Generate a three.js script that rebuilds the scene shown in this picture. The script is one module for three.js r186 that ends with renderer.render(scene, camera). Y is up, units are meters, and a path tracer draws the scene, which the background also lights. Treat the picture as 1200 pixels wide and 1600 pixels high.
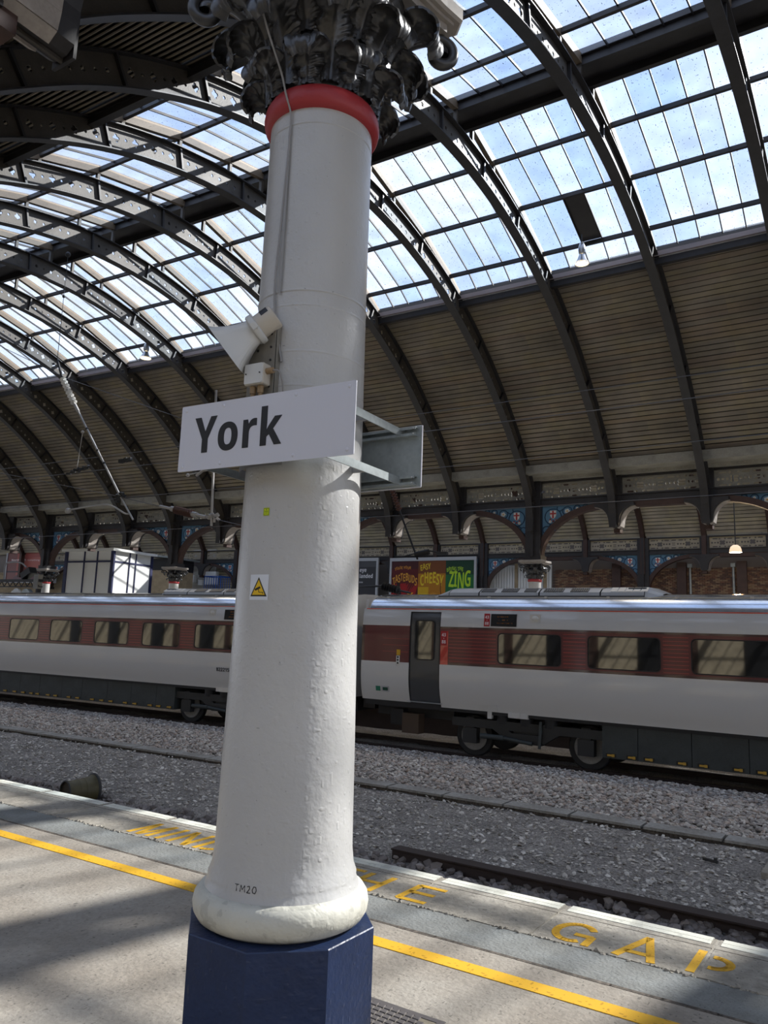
import * as THREE from 'three';
import { FontLoader } from 'three/addons/loaders/FontLoader.js';
import { TextGeometry } from 'three/addons/geometries/TextGeometry.js';
import { mergeGeometries } from 'three/addons/utils/BufferGeometryUtils.js';

const scene = new THREE.Scene();
// ---------------------------------------------------------------- camera
const FPX = 1219.77, EYE = new THREE.Vector3(2.0719, 1.6714, 2.5074), YAW = 0.584633, PITCH = 0.159477, ROLL = 0.036325;
const camera = new THREE.PerspectiveCamera(2 * Math.atan(800 / FPX) * 180 / Math.PI, 0.75, 0.05, 600);
{
  const f = new THREE.Vector3(-Math.sin(YAW) * Math.cos(PITCH), Math.sin(PITCH), -Math.cos(YAW) * Math.cos(PITCH));
  const r = new THREE.Vector3(Math.cos(YAW), 0, -Math.sin(YAW)), u = r.clone().cross(f), c = Math.cos(ROLL), s = Math.sin(ROLL);
  const r2 = r.clone().multiplyScalar(c).addScaledVector(u, s), u2 = u.clone().multiplyScalar(c).addScaledVector(r, -s);
  camera.position.copy(EYE);
  camera.quaternion.setFromRotationMatrix(new THREE.Matrix4().makeBasis(r2, u2, f.clone().negate()));
}
scene.add(camera);
// ---------------------------------------------------------------- sky, sun, exposure
const SUN_EL = 34.7 * Math.PI / 180, SUN_AZ = -54.5 * Math.PI / 180;
const sunDir = new THREE.Vector3(Math.cos(SUN_EL) * Math.cos(SUN_AZ), Math.sin(SUN_EL), Math.cos(SUN_EL) * Math.sin(SUN_AZ));
{                                            // a hazy pale blue sky with thin broken cloud, the same all round
  const W = 1024, H = 512, d = new Float32Array(W * H * 4), v = new THREE.Vector3();
  const rn = (x, y, z) => { const h = Math.sin(x * 127.1 + y * 311.7 + z * 74.7) * 43758.5453; return h - Math.floor(h); };
  const n3 = (x, y, z) => { const i = Math.floor(x), j = Math.floor(y), k = Math.floor(z), s = (t) => t * t * (3 - 2 * t), u = s(x - i), w = s(y - j), q = s(z - k), m = (a, b, t) => a + (b - a) * t; return m(m(m(rn(i, j, k), rn(i + 1, j, k), u), m(rn(i, j + 1, k), rn(i + 1, j + 1, k), u), w), m(m(rn(i, j, k + 1), rn(i + 1, j, k + 1), u), m(rn(i, j + 1, k + 1), rn(i + 1, j + 1, k + 1), u), w), q); };
  for (let j = 0; j < H; j++) for (let i = 0; i < W; i++) {
    const el = ((j + .5) / H - .5) * Math.PI, az = ((i + .5) / W - .5) * 2 * Math.PI; v.set(Math.cos(el) * Math.cos(az), Math.sin(el), Math.cos(el) * Math.sin(az));
    const up = Math.max(0, v.y), hz = Math.pow(1 - up, 3), k = 3.2 / (v.y * .8 + .35);
    let c = 0, a = .5, f = 1; for (let o = 0; o < 5; o++) { c += a * n3(v.x * k * f + 9, v.y * f * 2, v.z * k * f + 5); a *= .5; f *= 2.03; }
    const cl = Math.min(1, Math.max(0, (c - .36) * 3.2)), g = .15 * Math.pow(Math.max(0, v.dot(sunDir)), 12);
    const clear = [.47 + .27 * hz, .595 + .2 * hz, .87 + .06 * hz], cloud = [.87, .885, .92], o = (j * W + i) * 4;
    for (let q = 0; q < 3; q++) d[o + q] = v.y < 0 ? .25 : clear[q] + (cloud[q] - clear[q]) * cl * .85 + g;
    d[o + 3] = 1;
  }
  const t = new THREE.DataTexture(d, W, H, THREE.RGBAFormat, THREE.FloatType); t.mapping = THREE.EquirectangularReflectionMapping; t.magFilter = THREE.LinearFilter; t.needsUpdate = true;
  scene.background = t; scene.backgroundIntensity = 1.05;
}
const sun = new THREE.DirectionalLight(new THREE.Color(1, 0.92, 0.82), 6.4);
sun.name = 'sun';
sun.position.copy(sunDir).multiplyScalar(80);
sun.castShadow = true;
sun.shadow.mapSize.set(4096, 4096);
Object.assign(sun.shadow.camera, { left: -70, right: 70, top: 60, bottom: -60, near: 1, far: 220 });
scene.add(sun, sun.target);
const renderer = new THREE.WebGLRenderer({ antialias: true });
renderer.toneMapping = THREE.LinearToneMapping;
renderer.toneMappingExposure = 1.62;
renderer.shadowMap.enabled = true;

// ---------------------------------------------------------------- numbers of the place: the station lies on a curve
const R = 310.06, L = 2.8075, ZC = -12.3, FARZ = -24.7, WALLZ = -41.3;
const P = (s, y, z) => { const t = s / R, r = R - z; return new THREE.Vector3(r * Math.sin(t), y, R - r * Math.cos(t)); };
let seed = 7;
const rnd = () => { seed = (seed * 1664525 + 1013904223) >>> 0; return seed / 4294967296; };
const rr = (a, b) => a + (b - a) * rnd();
const V3 = (x, y, z) => new THREE.Vector3(x, y, z), V2 = (x, y) => new THREE.Vector2(x, y);
const M4 = () => new THREE.Matrix4();
const mat4 = (x, y, z, rx = 0, ry = 0, rz = 0, sx = 1, sy = sx, sz = sx) => M4().compose(V3(x, y, z), new THREE.Quaternion().setFromEuler(new THREE.Euler(rx, ry, rz)), V3(sx, sy, sz));
const clamp = (x, a, b) => Math.min(b, Math.max(a, x));

// ---------------------------------------------------------------- textures
const hash = (x, y, k) => { let h = (x * 374761393 + y * 668265263 + k * 974634777) | 0; h = Math.imul(h ^ (h >>> 13), 1274126177); return ((h ^ (h >>> 16)) >>> 0) / 4294967296; };
function vnoise(x, y, per, k) {
  const ix = Math.floor(x), iy = Math.floor(y), fx = x - ix, fy = y - iy, u = fx * fx * (3 - 2 * fx), v = fy * fy * (3 - 2 * fy);
  const m = (a) => ((a % per) + per) % per, a = hash(m(ix), m(iy), k), b = hash(m(ix + 1), m(iy), k), c = hash(m(ix), m(iy + 1), k), d = hash(m(ix + 1), m(iy + 1), k);
  return a + (b - a) * u + (c - a) * v + (a - b - c + d) * u * v;
}
function fbm(u, v, per, oct, k) { let s = 0, a = 0.5, t = 0; for (let i = 0; i < oct; i++) { s += a * vnoise(u * per, v * per, per, k + i); t += a; a *= 0.5; per *= 2; } return s / t; }
function tex(n, size, fn, srgb) {          // fn(u, v) -> [r, g, b] in 0..1 ; size: metres covered
  const d = new Uint8Array(n * n * 4);
  for (let j = 0; j < n; j++) for (let i = 0; i < n; i++) {
    const c = fn((i + 0.5) / n, (j + 0.5) / n), o = (j * n + i) * 4;
    for (let q = 0; q < 3; q++) d[o + q] = clamp(Math.round(255 * (Array.isArray(c) ? c[q] : c)), 0, 255);
    d[o + 3] = 255;
  }
  const t = new THREE.DataTexture(d, n, n, THREE.RGBAFormat);
  t.wrapS = t.wrapT = THREE.RepeatWrapping; t.magFilter = THREE.LinearFilter; t.minFilter = THREE.LinearMipmapLinearFilter; t.generateMipmaps = true;
  if (srgb) t.colorSpace = THREE.SRGBColorSpace;
  t.repeat.set(1 / size, 1 / size); t.needsUpdate = true;
  return t;
}
const resized = (t, size, sy = size) => { const c = t.clone(); c.repeat.set(1 / size, 1 / sy); c.needsUpdate = true; return c; };
const grey = (b) => [b, b, b];
// tone textures multiply the material colour (grey around 0.85)
const tConcrete = tex(1024, 1.6, (u, v) => { const a = fbm(u, v, 4, 4, 1), b = fbm(u, v, 48, 3, 9), c = vnoise(u * 170, v * 170, 170, 33), w = vnoise(u * 90, v * 90, 90, 44); let g = 0.7 + 0.22 * a + 0.22 * (b - 0.5); if (c > 0.9) g -= 0.16; if (w > 0.93 && c > 0.5) g -= 0.3; return [g, g * (0.985 + 0.02 * a), g * (0.95 + 0.05 * a)]; }, true);
const tPaving = tex(1024, 1.1, (u, v) => { const a = fbm(u, v, 3, 4, 71), b = fbm(u, v, 60, 3, 79), c = vnoise(u * 120, v * 60, 60, 83); let g = 0.74 + 0.2 * a + 0.12 * (b - 0.5); if (c > 0.86) g -= 0.2 * (c - 0.86) / 0.14 + 0.06; return [g, g * (0.985 + 0.03 * (a - .5)), g * (0.96 + 0.06 * (a - .5))]; }, true);
const tBumpFine = tex(512, 0.5, (u, v) => fbm(u, v, 32, 4, 5));
const tPaintBump = tex(1024, 0.6, (u, v) => { const a = fbm(u, v, 22, 3, 3), s = vnoise(u * 40, v * 9, 9, 13), p = vnoise(u * 30, v * 30, 30, 23); return 0.5 * a + 0.2 * fbm(u, v, 60, 2, 41) + (p > 0.82 ? (p - 0.82) * 2.2 : 0) + 0.1 * s; });
const tMottle = tex(512, 1.2, (u, v) => { const a = fbm(u, v, 5, 5, 17), b = fbm(u, v, 60, 2, 27); return grey(0.8 + 0.2 * a + 0.1 * (b - 0.5)); }, true);
const tGlass = tex(1024, 2.0, (u, v) => { const a = fbm(u, v, 5, 4, 61), c = vnoise(u * 80, v * 80, 80, 63), d = vnoise(u * 60 + 3, v * 42, 6, 65), e = fbm(u, v, 14, 2, 69); let g = 0.86 + 0.16 * a; if (c > 0.925 && e > 0.46) g *= 0.36; if (d > 0.965) g *= 0.6; return [g * 0.97, g * 0.985, g]; }, true);
const tGravel = tex(1024, 1.4, (u, v) => { const a = fbm(u, v, 6, 3, 91), b = vnoise(u * 64, v * 64, 64, 92), c = vnoise(u * 140, v * 140, 140, 94); const g = 0.72 + 0.2 * (a - .5) + 0.26 * (b - 0.5) + 0.28 * (c - 0.5); return [g, g * 0.985, g * 0.97]; }, true);
const tGravelB = tex(512, 0.7, (u, v) => 0.6 * vnoise(u * 40, v * 40, 40, 95) + 0.4 * vnoise(u * 90, v * 90, 90, 96));
const tBoard = tex(512, 2.4, (u, v) => { const a = fbm(u, v, 3, 5, 101), b = vnoise(u * 4, v * 24, 8, 103); return [0.7 + 0.3 * a + .1 * (b - .5), 0.69 + 0.29 * a + .09 * (b - .5), 0.64 + 0.28 * a]; }, true);
const tYellow = tex(512, 0.35, (u, v) => { const a = fbm(u, v, 16, 4, 111), b = vnoise(u * 70, v * 70, 70, 113); const w = a > 0.72 || b > 0.97 ? 0.82 : 1; return [0.93 * w + .05 * a, 0.9 * w, 0.75 * w]; }, true);
const tWhite = tex(512, 0.8, (u, v) => { const a = fbm(u, v, 7, 5, 121), b = vnoise(u * 60, v * 60, 60, 123); const g = 0.86 + 0.12 * a - (b > 0.96 ? 0.12 : 0) - (a < 0.3 ? 0.06 : 0); return [g, g, g * 0.97]; }, true);

const tPaint = tex(512, 1.5, (u, v) => { const a = fbm(u, v, 4, 5, 131), b = vnoise(u * 90, v * 40, 10, 133), k = vnoise(u * 160, v * 160, 160, 135); const g = .88 + .1 * a - (k > .985 ? .25 : 0); return [g, g, g * .99]; }, true);
// ---------------------------------------------------------------- materials
const lin = (r, g, b) => new THREE.Color().setRGB(r, g, b);
const std = (color, roughness = 0.7, o = {}) => new THREE.MeshStandardMaterial({ color, roughness, ...o });
const phy = (color, roughness, o = {}) => new THREE.MeshPhysicalMaterial({ color, roughness, ...o });
const M = {
  iron: std(lin(.082, .070, .056), .55, { map: tMottle, bumpMap: tBumpFine, bumpScale: .002 }),
  barDark: std(lin(.012, .010, .012), .6),
  ironDark: std(lin(.035, .032, .033), .5, { map: tMottle }),
  ironBrown: std(lin(.075, .038, .028), .55, { map: tMottle }),
  capital: phy(lin(.038, .038, .04), .36, { map: tMottle, bumpMap: tBumpFine, bumpScale: .0012, clearcoat: .5, clearcoatRoughness: .25 }),
  rafter: std(lin(.17, .125, .08), .6, { map: tMottle }),
  pinkRail: std(lin(.42, .36, .36), .6),
  board: std(lin(.4, .352, .295), .8, { map: tBoard }),
  board2: std(lin(.38, .334, .278), .8, { map: tBoard }),
  board3: std(lin(.395, .325, .265), .8, { map: tBoard }),
  aisleBoardLit: std(lin(.64, .58, .48), .8, { map: tBoard }),  // lighter copy of the boards: the aisle's brighter light is put into the colour
  girder: std(lin(.42, .40, .34), .7, { map: tMottle }),
  cream: std(lin(.44, .39, .345), .7, { map: tMottle }),
  spandrel: std(lin(.11, .24, .36), .6),
  scroll: std(lin(.02, .06, .12), .6),
  white: std(lin(.75, .74, .7), .5),
  red: std(lin(.42, .03, .025), .5),
  glassA: phy(lin(.9, .94, 1), .08, { transmission: 1, thickness: 0, ior: 1.5, map: tGlass }),
  glassB: phy(lin(.84, .9, 1), .38, { transmission: 1, thickness: 0, ior: 1.5, map: tGlass }),
  glassC: phy(lin(.78, .88, 1), .05, { transmission: 1, thickness: 0, ior: 1.5, map: tGlass }),
  shaft: phy(lin(.58, .57, .56), .34, { map: tPaint, bumpMap: tPaintBump, bumpScale: .003, clearcoat: .25, clearcoatRoughness: .3 }),
  torus: std(lin(.72, .7, .64), .5, { map: resized(tWhite, .6), bumpMap: tPaintBump, bumpScale: .004 }),
  ring: std(lin(.36, .03, .035), .45, { bumpMap: tPaintBump, bumpScale: .002 }),
  pedestal: std(lin(.013, .03, .09), .4, { map: tMottle, bumpMap: tPaintBump, bumpScale: .0035 }),
  abacus: std(lin(.42, .38, .34), .55, { map: tMottle }),
  conduit: std(lin(.3, .29, .28), .5),
  paving: std(lin(.47, .43, .375), .85, { map: tPaving, bumpMap: tBumpFine, bumpScale: .003 }),
  coping: std(lin(.5, .46, .40), .85, { map: tConcrete, bumpMap: tBumpFine, bumpScale: .003 }),
  tarmac: std(lin(.30, .315, .31), .9, { map: resized(tPaving, .5), bumpMap: tBumpFine, bumpScale: .004 }),
  filler: std(lin(.2, .17, .14), .95, { map: tGravel }),
  yellow: std(lin(.83, .52, .035), .65, { map: tYellow }),
  whitePaint: std(lin(.82, .81, .75), .6, { map: tWhite, bumpMap: tBumpFine, bumpScale: .002 }),
  brickTan: std(lin(.46, .35, .21), .85, { map: tMottle }),
  mortar: std(lin(.16, .135, .115), .9),
  gravelBed: std(lin(.15, .14, .13), .95, { map: tGravel, bumpMap: tGravelB, bumpScale: .02 }),
  fines: std(lin(.58, .555, .52), .95, { map: tGravel, bumpMap: tGravelB, bumpScale: .025 }),
  stone: std(lin(1, 1, 1), .85),
  rustAndShade: std(lin(.05, .034, .03), .75, { map: tMottle }),  // rust brown; also serves as painted shade under the train
  railTop: std(lin(.34, .33, .31), .6, { map: tMottle }),
  darkMetal: std(lin(.03, .031, .032), .55),
  silver: std(lin(.55, .56, .58), .3, { metalness: .7 }),
  galv: std(lin(.42, .46, .46), .38, { metalness: .45, map: resized(tMottle, .9) }),
  signFace: std(lin(.66, .66, .71), .35),
  black: std(lin(.012, .012, .014), .5),
  horn: std(lin(.62, .62, .6), .4),
  hornBeige: std(lin(.55, .5, .42), .45),
  brass: std(lin(.3, .2, .1), .5),
  plate: std(lin(.28, .26, .22), .6, { map: tMottle }),
  trainWhite: phy(lin(.68, .675, .66), .22, { clearcoat: 1, clearcoatRoughness: .06 }),
  trainRoof: phy(lin(.8, .83, .88), .16, { metalness: .75, clearcoat: 1, clearcoatRoughness: .05 }),
  trainStripe: phy(lin(.75, .1, .05), .3, { clearcoat: 1 }),
  trainGlass: phy(lin(.1, .1, .095), .03, { metalness: .85, clearcoat: 1, clearcoatRoughness: .02 }),
  rubber: std(lin(.02, .018, .018), .6),
  doorGrey: phy(lin(.045, .05, .058), .3, { clearcoat: .8, clearcoatRoughness: .1 }),
  trainRed: phy(lin(.6, .03, .02), .3, { clearcoat: 1 }),
  skirt: std(lin(.06, .07, .07), .6, { map: tMottle }),
  under: std(lin(.018, .019, .022), .6),
  handle: std(lin(.6, .36, .05), .5),
  fairing: phy(lin(.5, .52, .54), .35, { clearcoat: .5 }),
  grille: std(lin(.1, .105, .11), .5),
  blueFrame: std(lin(.012, .016, .07), .5),
  boothPanel: std(lin(.78, .78, .75), .6),
  porcelain: std(lin(.12, .06, .045), .25),
  wire: std(lin(.16, .16, .17), .5, { metalness: .3 }),
  tubeSteel: std(lin(.5, .48, .45), .45, { metalness: .4 }),
  wallStone: std(lin(.52, .44, .31), .85, { map: tMottle }),
  concreteWall: std(lin(.5, .47, .41), .9, { map: resized(tMottle, 3) }),
  brickA: std(lin(.19, .1, .06), .9), brickB: std(lin(.26, .17, .1), .9), brickC: std(lin(.12, .07, .05), .9),
  blueCage: std(lin(.02, .1, .4), .5),
  olive: std(lin(.1, .085, .035), .55, { map: resized(tMottle, .3) }),
  oliveDark: std(lin(.03, .022, .012), .6),
  sand: std(lin(.42, .37, .28), .95, { map: tConcrete }),
  castPlate: std(lin(.13, .115, .11), .6, { map: tMottle }),
  troughLid: std(lin(.5, .485, .46), .85, { map: tConcrete, bumpMap: tBumpFine, bumpScale: .003 }),
  frameGrey: std(lin(.5, .51, .52), .5),
  lampGlow: std(lin(.9, .8, .6), .4, { emissive: new THREE.Color(1, .78, .45), emissiveIntensity: 3 }),
};

// ---------------------------------------------------------------- geometry helpers
function flat(g) { g = g.index ? g.toNonIndexed() : g; for (const k of Object.keys(g.attributes)) if (k !== 'position' && k !== 'normal') g.deleteAttribute(k); if (!g.attributes.normal) g.computeVertexNormals(); g.groups = []; g.clearGroups(); return g; }
function boxUV(g) {              // metres, projected along each face's main axis
  const p = g.attributes.position, uv = new Float32Array(p.count * 2), a = V3(), b = V3(), c = V3(), n = V3();
  for (let i = 0; i < p.count; i += 3) {
    a.fromBufferAttribute(p, i); b.fromBufferAttribute(p, i + 1); c.fromBufferAttribute(p, i + 2);
    n.copy(b).sub(a).cross(c.clone().sub(a));
    const x = Math.abs(n.x), y = Math.abs(n.y), z = Math.abs(n.z);
    [a, b, c].forEach((q, k) => { const o = (i + k) * 2; if (y >= x && y >= z) { uv[o] = q.x; uv[o + 1] = q.z; } else if (x >= z) { uv[o] = q.z; uv[o + 1] = q.y; } else { uv[o] = q.x; uv[o + 1] = q.y; } });
  }
  g.setAttribute('uv', new THREE.BufferAttribute(uv, 2)); return g;
}
class MB {
  constructor() { this.g = []; }
  add(g, m) { g = flat(g); if (m) g.applyMatrix4(m); this.g.push(g); return this; }
  box(w, h, d, x = 0, y = 0, z = 0, rx = 0, ry = 0, rz = 0) { return this.add(new THREE.BoxGeometry(w, h, d), mat4(x, y, z, rx, ry, rz)); }
  span(x0, x1, y0, y1, z0, z1) { return this.box(Math.abs(x1 - x0), Math.abs(y1 - y0), Math.abs(z1 - z0), (x0 + x1) / 2, (y0 + y1) / 2, (z0 + z1) / 2); }
  bar(a, b, w, h, up = V3(0, 1, 0)) { const m = M4().lookAt(b, a, up), len = a.distanceTo(b); m.setPosition(a.clone().add(b).multiplyScalar(.5)); return this.add(new THREE.BoxGeometry(w, h, len), m); }
  rod(a, b, r, seg = 8, r2 = r) { const q = new THREE.Quaternion().setFromUnitVectors(V3(0, 1, 0), b.clone().sub(a).normalize()); return this.add(new THREE.CylinderGeometry(r2, r, a.distanceTo(b), seg), M4().compose(a.clone().add(b).multiplyScalar(.5), q, V3(1, 1, 1))); }
  tube(pts, r, rad = 6, n = pts.length * 6, closed = false) { return this.add(new THREE.TubeGeometry(new THREE.CatmullRomCurve3(pts, closed), n, r, rad, closed)); }
  lathe(pts, seg = 32, m) { return this.add(new THREE.LatheGeometry(pts.map(([r, y]) => V2(r, y)), seg), m); }
  cyl(r0, r1, h, m, seg = 16) { return this.add(new THREE.CylinderGeometry(r0, r1, h, seg), m); }
  ext(shape, depth, m, bevel = 0, cs = 8) { return this.add(new THREE.ExtrudeGeometry(shape, { depth, bevelEnabled: bevel > 0, bevelSize: bevel, bevelThickness: bevel, bevelSegments: 1, curveSegments: cs }), m); }
  geo() { const g = this.g.length === 1 ? this.g[0] : mergeGeometries(this.g); return boxUV(g); }
  bent(s0 = 0) { return bend(this.geo(), s0); }
}
const mb = () => new MB();
// x is metres along the track's curve (measured on the near column row): wrap it onto the curve, keep uv
function bend(g, s0 = 0) {
  const p = g.attributes.position, n = g.attributes.normal, v = V3();
  for (let i = 0; i < p.count; i++) {
    const s = p.getX(i) + s0, t = s / R; v.copy(P(s, p.getY(i), p.getZ(i))); p.setXYZ(i, v.x, v.y, v.z);
    v.fromBufferAttribute(n, i).applyAxisAngle(V3(0, 1, 0), -t); n.setXYZ(i, v.x, v.y, v.z);
  }
  return g;
}
const used = {};
function numbered(name) { const k = used[name] = (used[name] ?? -1) + 1; return k ? `${name}_${String(k).padStart(3, '0')}` : name; }
function mesh(name, g, m, parent) {
  if (g instanceof MB) g = g.geo();
  const o = new THREE.Mesh(g, m); o.castShadow = o.receiveShadow = true;
  o.name = parent ? name : numbered(name); (parent ?? scene).add(o); return o;
}
function group(name, parent) { const o = new THREE.Group(); o.name = parent ? name : numbered(name); (parent ?? scene).add(o); return o; }
function tag(o, label, category, grp, kind) { if (label) o.userData.label = label; if (category) o.userData.category = category; if (grp) o.userData.group = grp; if (kind) o.userData.kind = kind; return o; }
const structure = (o) => tag(o, null, null, null, 'structure'), stuff = (o) => tag(o, null, null, null, 'stuff');
function place(o, s, y = 0, z = 0) { o.position.copy(P(s, y, z)); o.rotation.y = -s / R; return o; }
// a frame that turns with the curve about the centre of the curve: local geometry made round s = 0 fits any s
const along = (o, s) => place(o, s, 0, 0);
function copyOf(o, label) { const c = o.clone(); const name = o.name.replace(/_\d{3}$/, ''); c.name = numbered(name); c.userData = { ...o.userData }; if (label) c.userData.label = label; scene.add(c); return c; }
const ORD = ['', 'first', 'second', 'third', 'fourth', 'fifth', 'sixth', 'seventh', 'eighth', 'ninth', 'tenth', 'eleventh', 'twelfth', 'thirteenth', 'fourteenth', 'fifteenth', 'sixteenth', 'seventeenth', 'eighteenth', 'nineteenth', 'twentieth', 'twenty-first', 'twenty-second', 'twenty-third', 'twenty-fourth', 'twenty-fifth'];
const font = await new FontLoader().loadAsync('fonts/droid/droid_sans_bold.typeface.json');
function canvasTex(w, h, draw) { const c = document.createElement('canvas'); c.width = w; c.height = h; draw(c.getContext('2d'), w, h); const t = new THREE.CanvasTexture(c); t.colorSpace = THREE.SRGBColorSpace; t.magFilter = THREE.LinearFilter; return t; }
// a flat printed face w x h metres with uv 0..1, facing +z
const face = (w, h) => new THREE.PlaneGeometry(w, h);

// ================================================================ PLATFORM
function ringBox(s0, s1, y0, y1, z0, z1, n = 1) { return bend(boxUV(flat(new THREE.BoxGeometry(s1 - s0, y1 - y0, z1 - z0, n, 1, 1).translate((s0 + s1) / 2, (y0 + y1) / 2, (z0 + z1) / 2)))); }
const S0 = -78, S1 = 30;
{
  const f = structure(group('floor'));
  f.userData.label = 'buff station platform with pale coping slabs and yellow lettering';
  mesh('paving', ringBox(S0, S1, -.3, 0, -1.68, 16.9, 110), M.paving, f);
  mesh('platform_wall', ringBox(S0, S1, -1.1, -.12, -2.62, -1.68, 110), M.brickTan, f);
  mesh('tarmac_strip', ringBox(S0, S1, -.15, -.001, -2.052, -1.68, 110), M.tarmac, f);
  const line = mb();
  for (let i = 0; i < 90; i++) line.span(S0 + i * 1.2, S0 + i * 1.2 + 1.2, 0, .0035, -1.472, -1.362);
  mesh('yellow_line', bend(line.geo()), M.yellow, f);
  // dark bitumen joint between paving and tarmac, slightly ragged
  const jt = mb();
  for (let i = 0; i < 150; i++) { const s = -30 + i * .25; jt.span(s, s + .26, -.02, .0015, -1.692 - rr(0, .006), -1.674 + rr(0, .008)); }
  mesh('bitumen_joint', bend(jt.geo()), M.filler, f);
  // crumbled edge between tarmac and coping: small broken lumps
  const cr = mb();
  for (let i = 0; i < 700; i++) { const s = -14 + i * .0226, w = rr(.008, .022); if (rnd() < .3) continue; cr.add(new THREE.DodecahedronGeometry(w, 0), mat4(s, -.004 + rr(-.004, .004), -2.056 + rr(-.018, .012), rr(0, 3), rr(0, 3), rr(0, 3), 1, .45, .8)); }
  stuff(mesh('crumbled_edge', bend(cr.geo()), M.coping, f));
  // coping slabs, one by one, each with its white painted edge
  const P0 = .905, J0 = .166;
  const slabs = [0, 1, 2, 3].map((k) => {
    const b = mb(), w = P0 - .012, e = (i) => -2.064 + .006 * Math.sin(i * 2.1 + k * 1.7) + .004 * Math.sin(i * 5.3 + k);
    const sh = new THREE.Shape(); sh.moveTo(-w / 2, 2.592); sh.lineTo(w / 2, 2.592);
    for (let i = 0; i <= 14; i++) sh.lineTo(w / 2 - w * i / 14, -e(i + k * 15));
    b.ext(sh, .15, mat4(0, 0, 0, -Math.PI / 2).premultiply(mat4(0, -.15, 0)));
    b.span(-w / 2, w / 2, -.15, -.003, -2.71, -2.592);
    const g = b.geo(); return g;
  });
  // the extrusion lies in x, -z: shape y is minus z
  const edges = [0, 1].map((k) => {
    const w = P0 - .05, b = mb();
    b.span(-w / 2, w / 2, -.008, .003, -2.648, -2.594); b.span(-w / 2, w / 2, -.012, .0022, -2.715, -2.655);
    b.add(new THREE.CylinderGeometry(.02, .02, w, 8), mat4(0, -.018, -2.714, 0, 0, Math.PI / 2));
    b.span(-w / 2, w / 2, -.16, -.018, -2.734, -2.7);
    return b.geo();
  });
  const groove = mb().span(-(P0 - .005) / 2, (P0 - .005) / 2, -.004, .0012, -2.533, -2.527).geo();
  for (let i = -40; i < 14; i++) {
    const s = J0 + (i + .5) * P0, k = ((i % 4) + 4) % 4;
    const o = mesh('coping_slab', slabs[k], M.coping, f); place(o, s, 0, 0);
    mesh('white_edge', edges[k % 2], M.whitePaint, o); mesh('groove', groove, M.filler, o);
  }
  mesh('joint_filler', ringBox(-37, 13, -.2, -.007, -2.716, -2.066, 60), M.coping, f);
  // MIND THE GAP, stencilled in yellow
  const H = .0022, stroke = (b, pts, w) => { for (let i = 0; i + 1 < pts.length; i++) { const [x0, z0] = pts[i], [x1, z1] = pts[i + 1], l = Math.hypot(x1 - x0, z1 - z0); b.box(l + w * .3, H, w, (x0 + x1) / 2, H / 2 + .0004, (z0 + z1) / 2, 0, -Math.atan2(z1 - z0, x1 - x0), 0); } return b; };
  const T = -2.455, B = -2.115, wS = .045;
  const arc = (cx, cz, rx, rz, a0, a1, n = 16) => Array.from({ length: n + 1 }, (_, i) => { const a = (a0 + (a1 - a0) * i / n) * Math.PI / 180; return [cx + rx * Math.cos(a), cz - rz * Math.sin(a)]; });
  const letters = {
    M: [[[-3.395, B], [-3.375, T], [-3.285, B], [-3.185, T], [-3.175, B]]], I: [[[-3.06, B], [-3.05, T]]], N: [[[-2.93, B], [-2.925, T], [-2.755, B], [-2.75, T]]],
    D: [[[-2.63, B], [-2.63, T]], arc(-2.575, -2.285, .14, .15, -90, 90)],
    T: [[[-1.47, T], [-1.25, T]], [[-1.36, T], [-1.36, B]]], H: [[[-1.18, B], [-1.18, T]], [[-1.0, B], [-1.0, T]], [[-1.18, -2.29], [-1.0, -2.29]]],
    E: [[[-.585, T + .02], [-.775, T + .02], [-.775, B - .02], [-.58, B - .02]], [[-.775, -2.29], [-.6, -2.29]]],
    G: [arc(.365, -2.265, .105, .145, 35, 300, 24), [[.38, -2.24], [.475, -2.24], [.475, -2.1]]],
    A: [[[.65, B + .02], [.745, T], [.84, B + .02]], [[.68, -2.185], [.815, -2.185]]],
    P: [[[1.035, B], [1.035, T]], arc(1.115, -2.315, .085, .085, -95, 95)],
  };
  for (const [ch, parts] of Object.entries(letters)) {
    const b = mb(); for (const p of parts) stroke(b, p, wS);
    mesh('painted_letter', bend(b.geo()), M.yellow, f).userData.label = `yellow painted letter ${ch} on the coping`;
  }
}
// cast iron cover beside the column
{
  const t = group('drain_cover'); place(t, -.02, 0, -.5);
  tag(t, 'rusty iron access cover with raised squares set in paving beside blue pedestal', 'cover');
  mesh('frame', mb().span(-.31, .31, -.03, .003, -.33, -.30).span(-.31, .31, -.03, .003, .27, .30).span(-.31, -.28, -.03, .003, -.30, .27).span(.28, .31, -.03, .003, -.30, .27), M.castPlate, t);
  mesh('sandy_bed', mb().span(-.28, .28, -.02, .0008, -.30, .27), M.sand, t);
  const b = mb();
  for (let i = 0; i < 15; i++) for (let j = 0; j < 15; j++) { const x = -.262 + i * .0374, z = -.282 + j * .0374; if (x > .2 && z < -.2 && x - .2 > (z + .3) * .9) continue; b.add(new THREE.CylinderGeometry(.0195, .0225, .008, 4, 1), mat4(x, .003, z, 0, Math.PI / 4, 0)); }
  stuff(mesh('raised_squares', b, M.castPlate, t));
}
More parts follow.
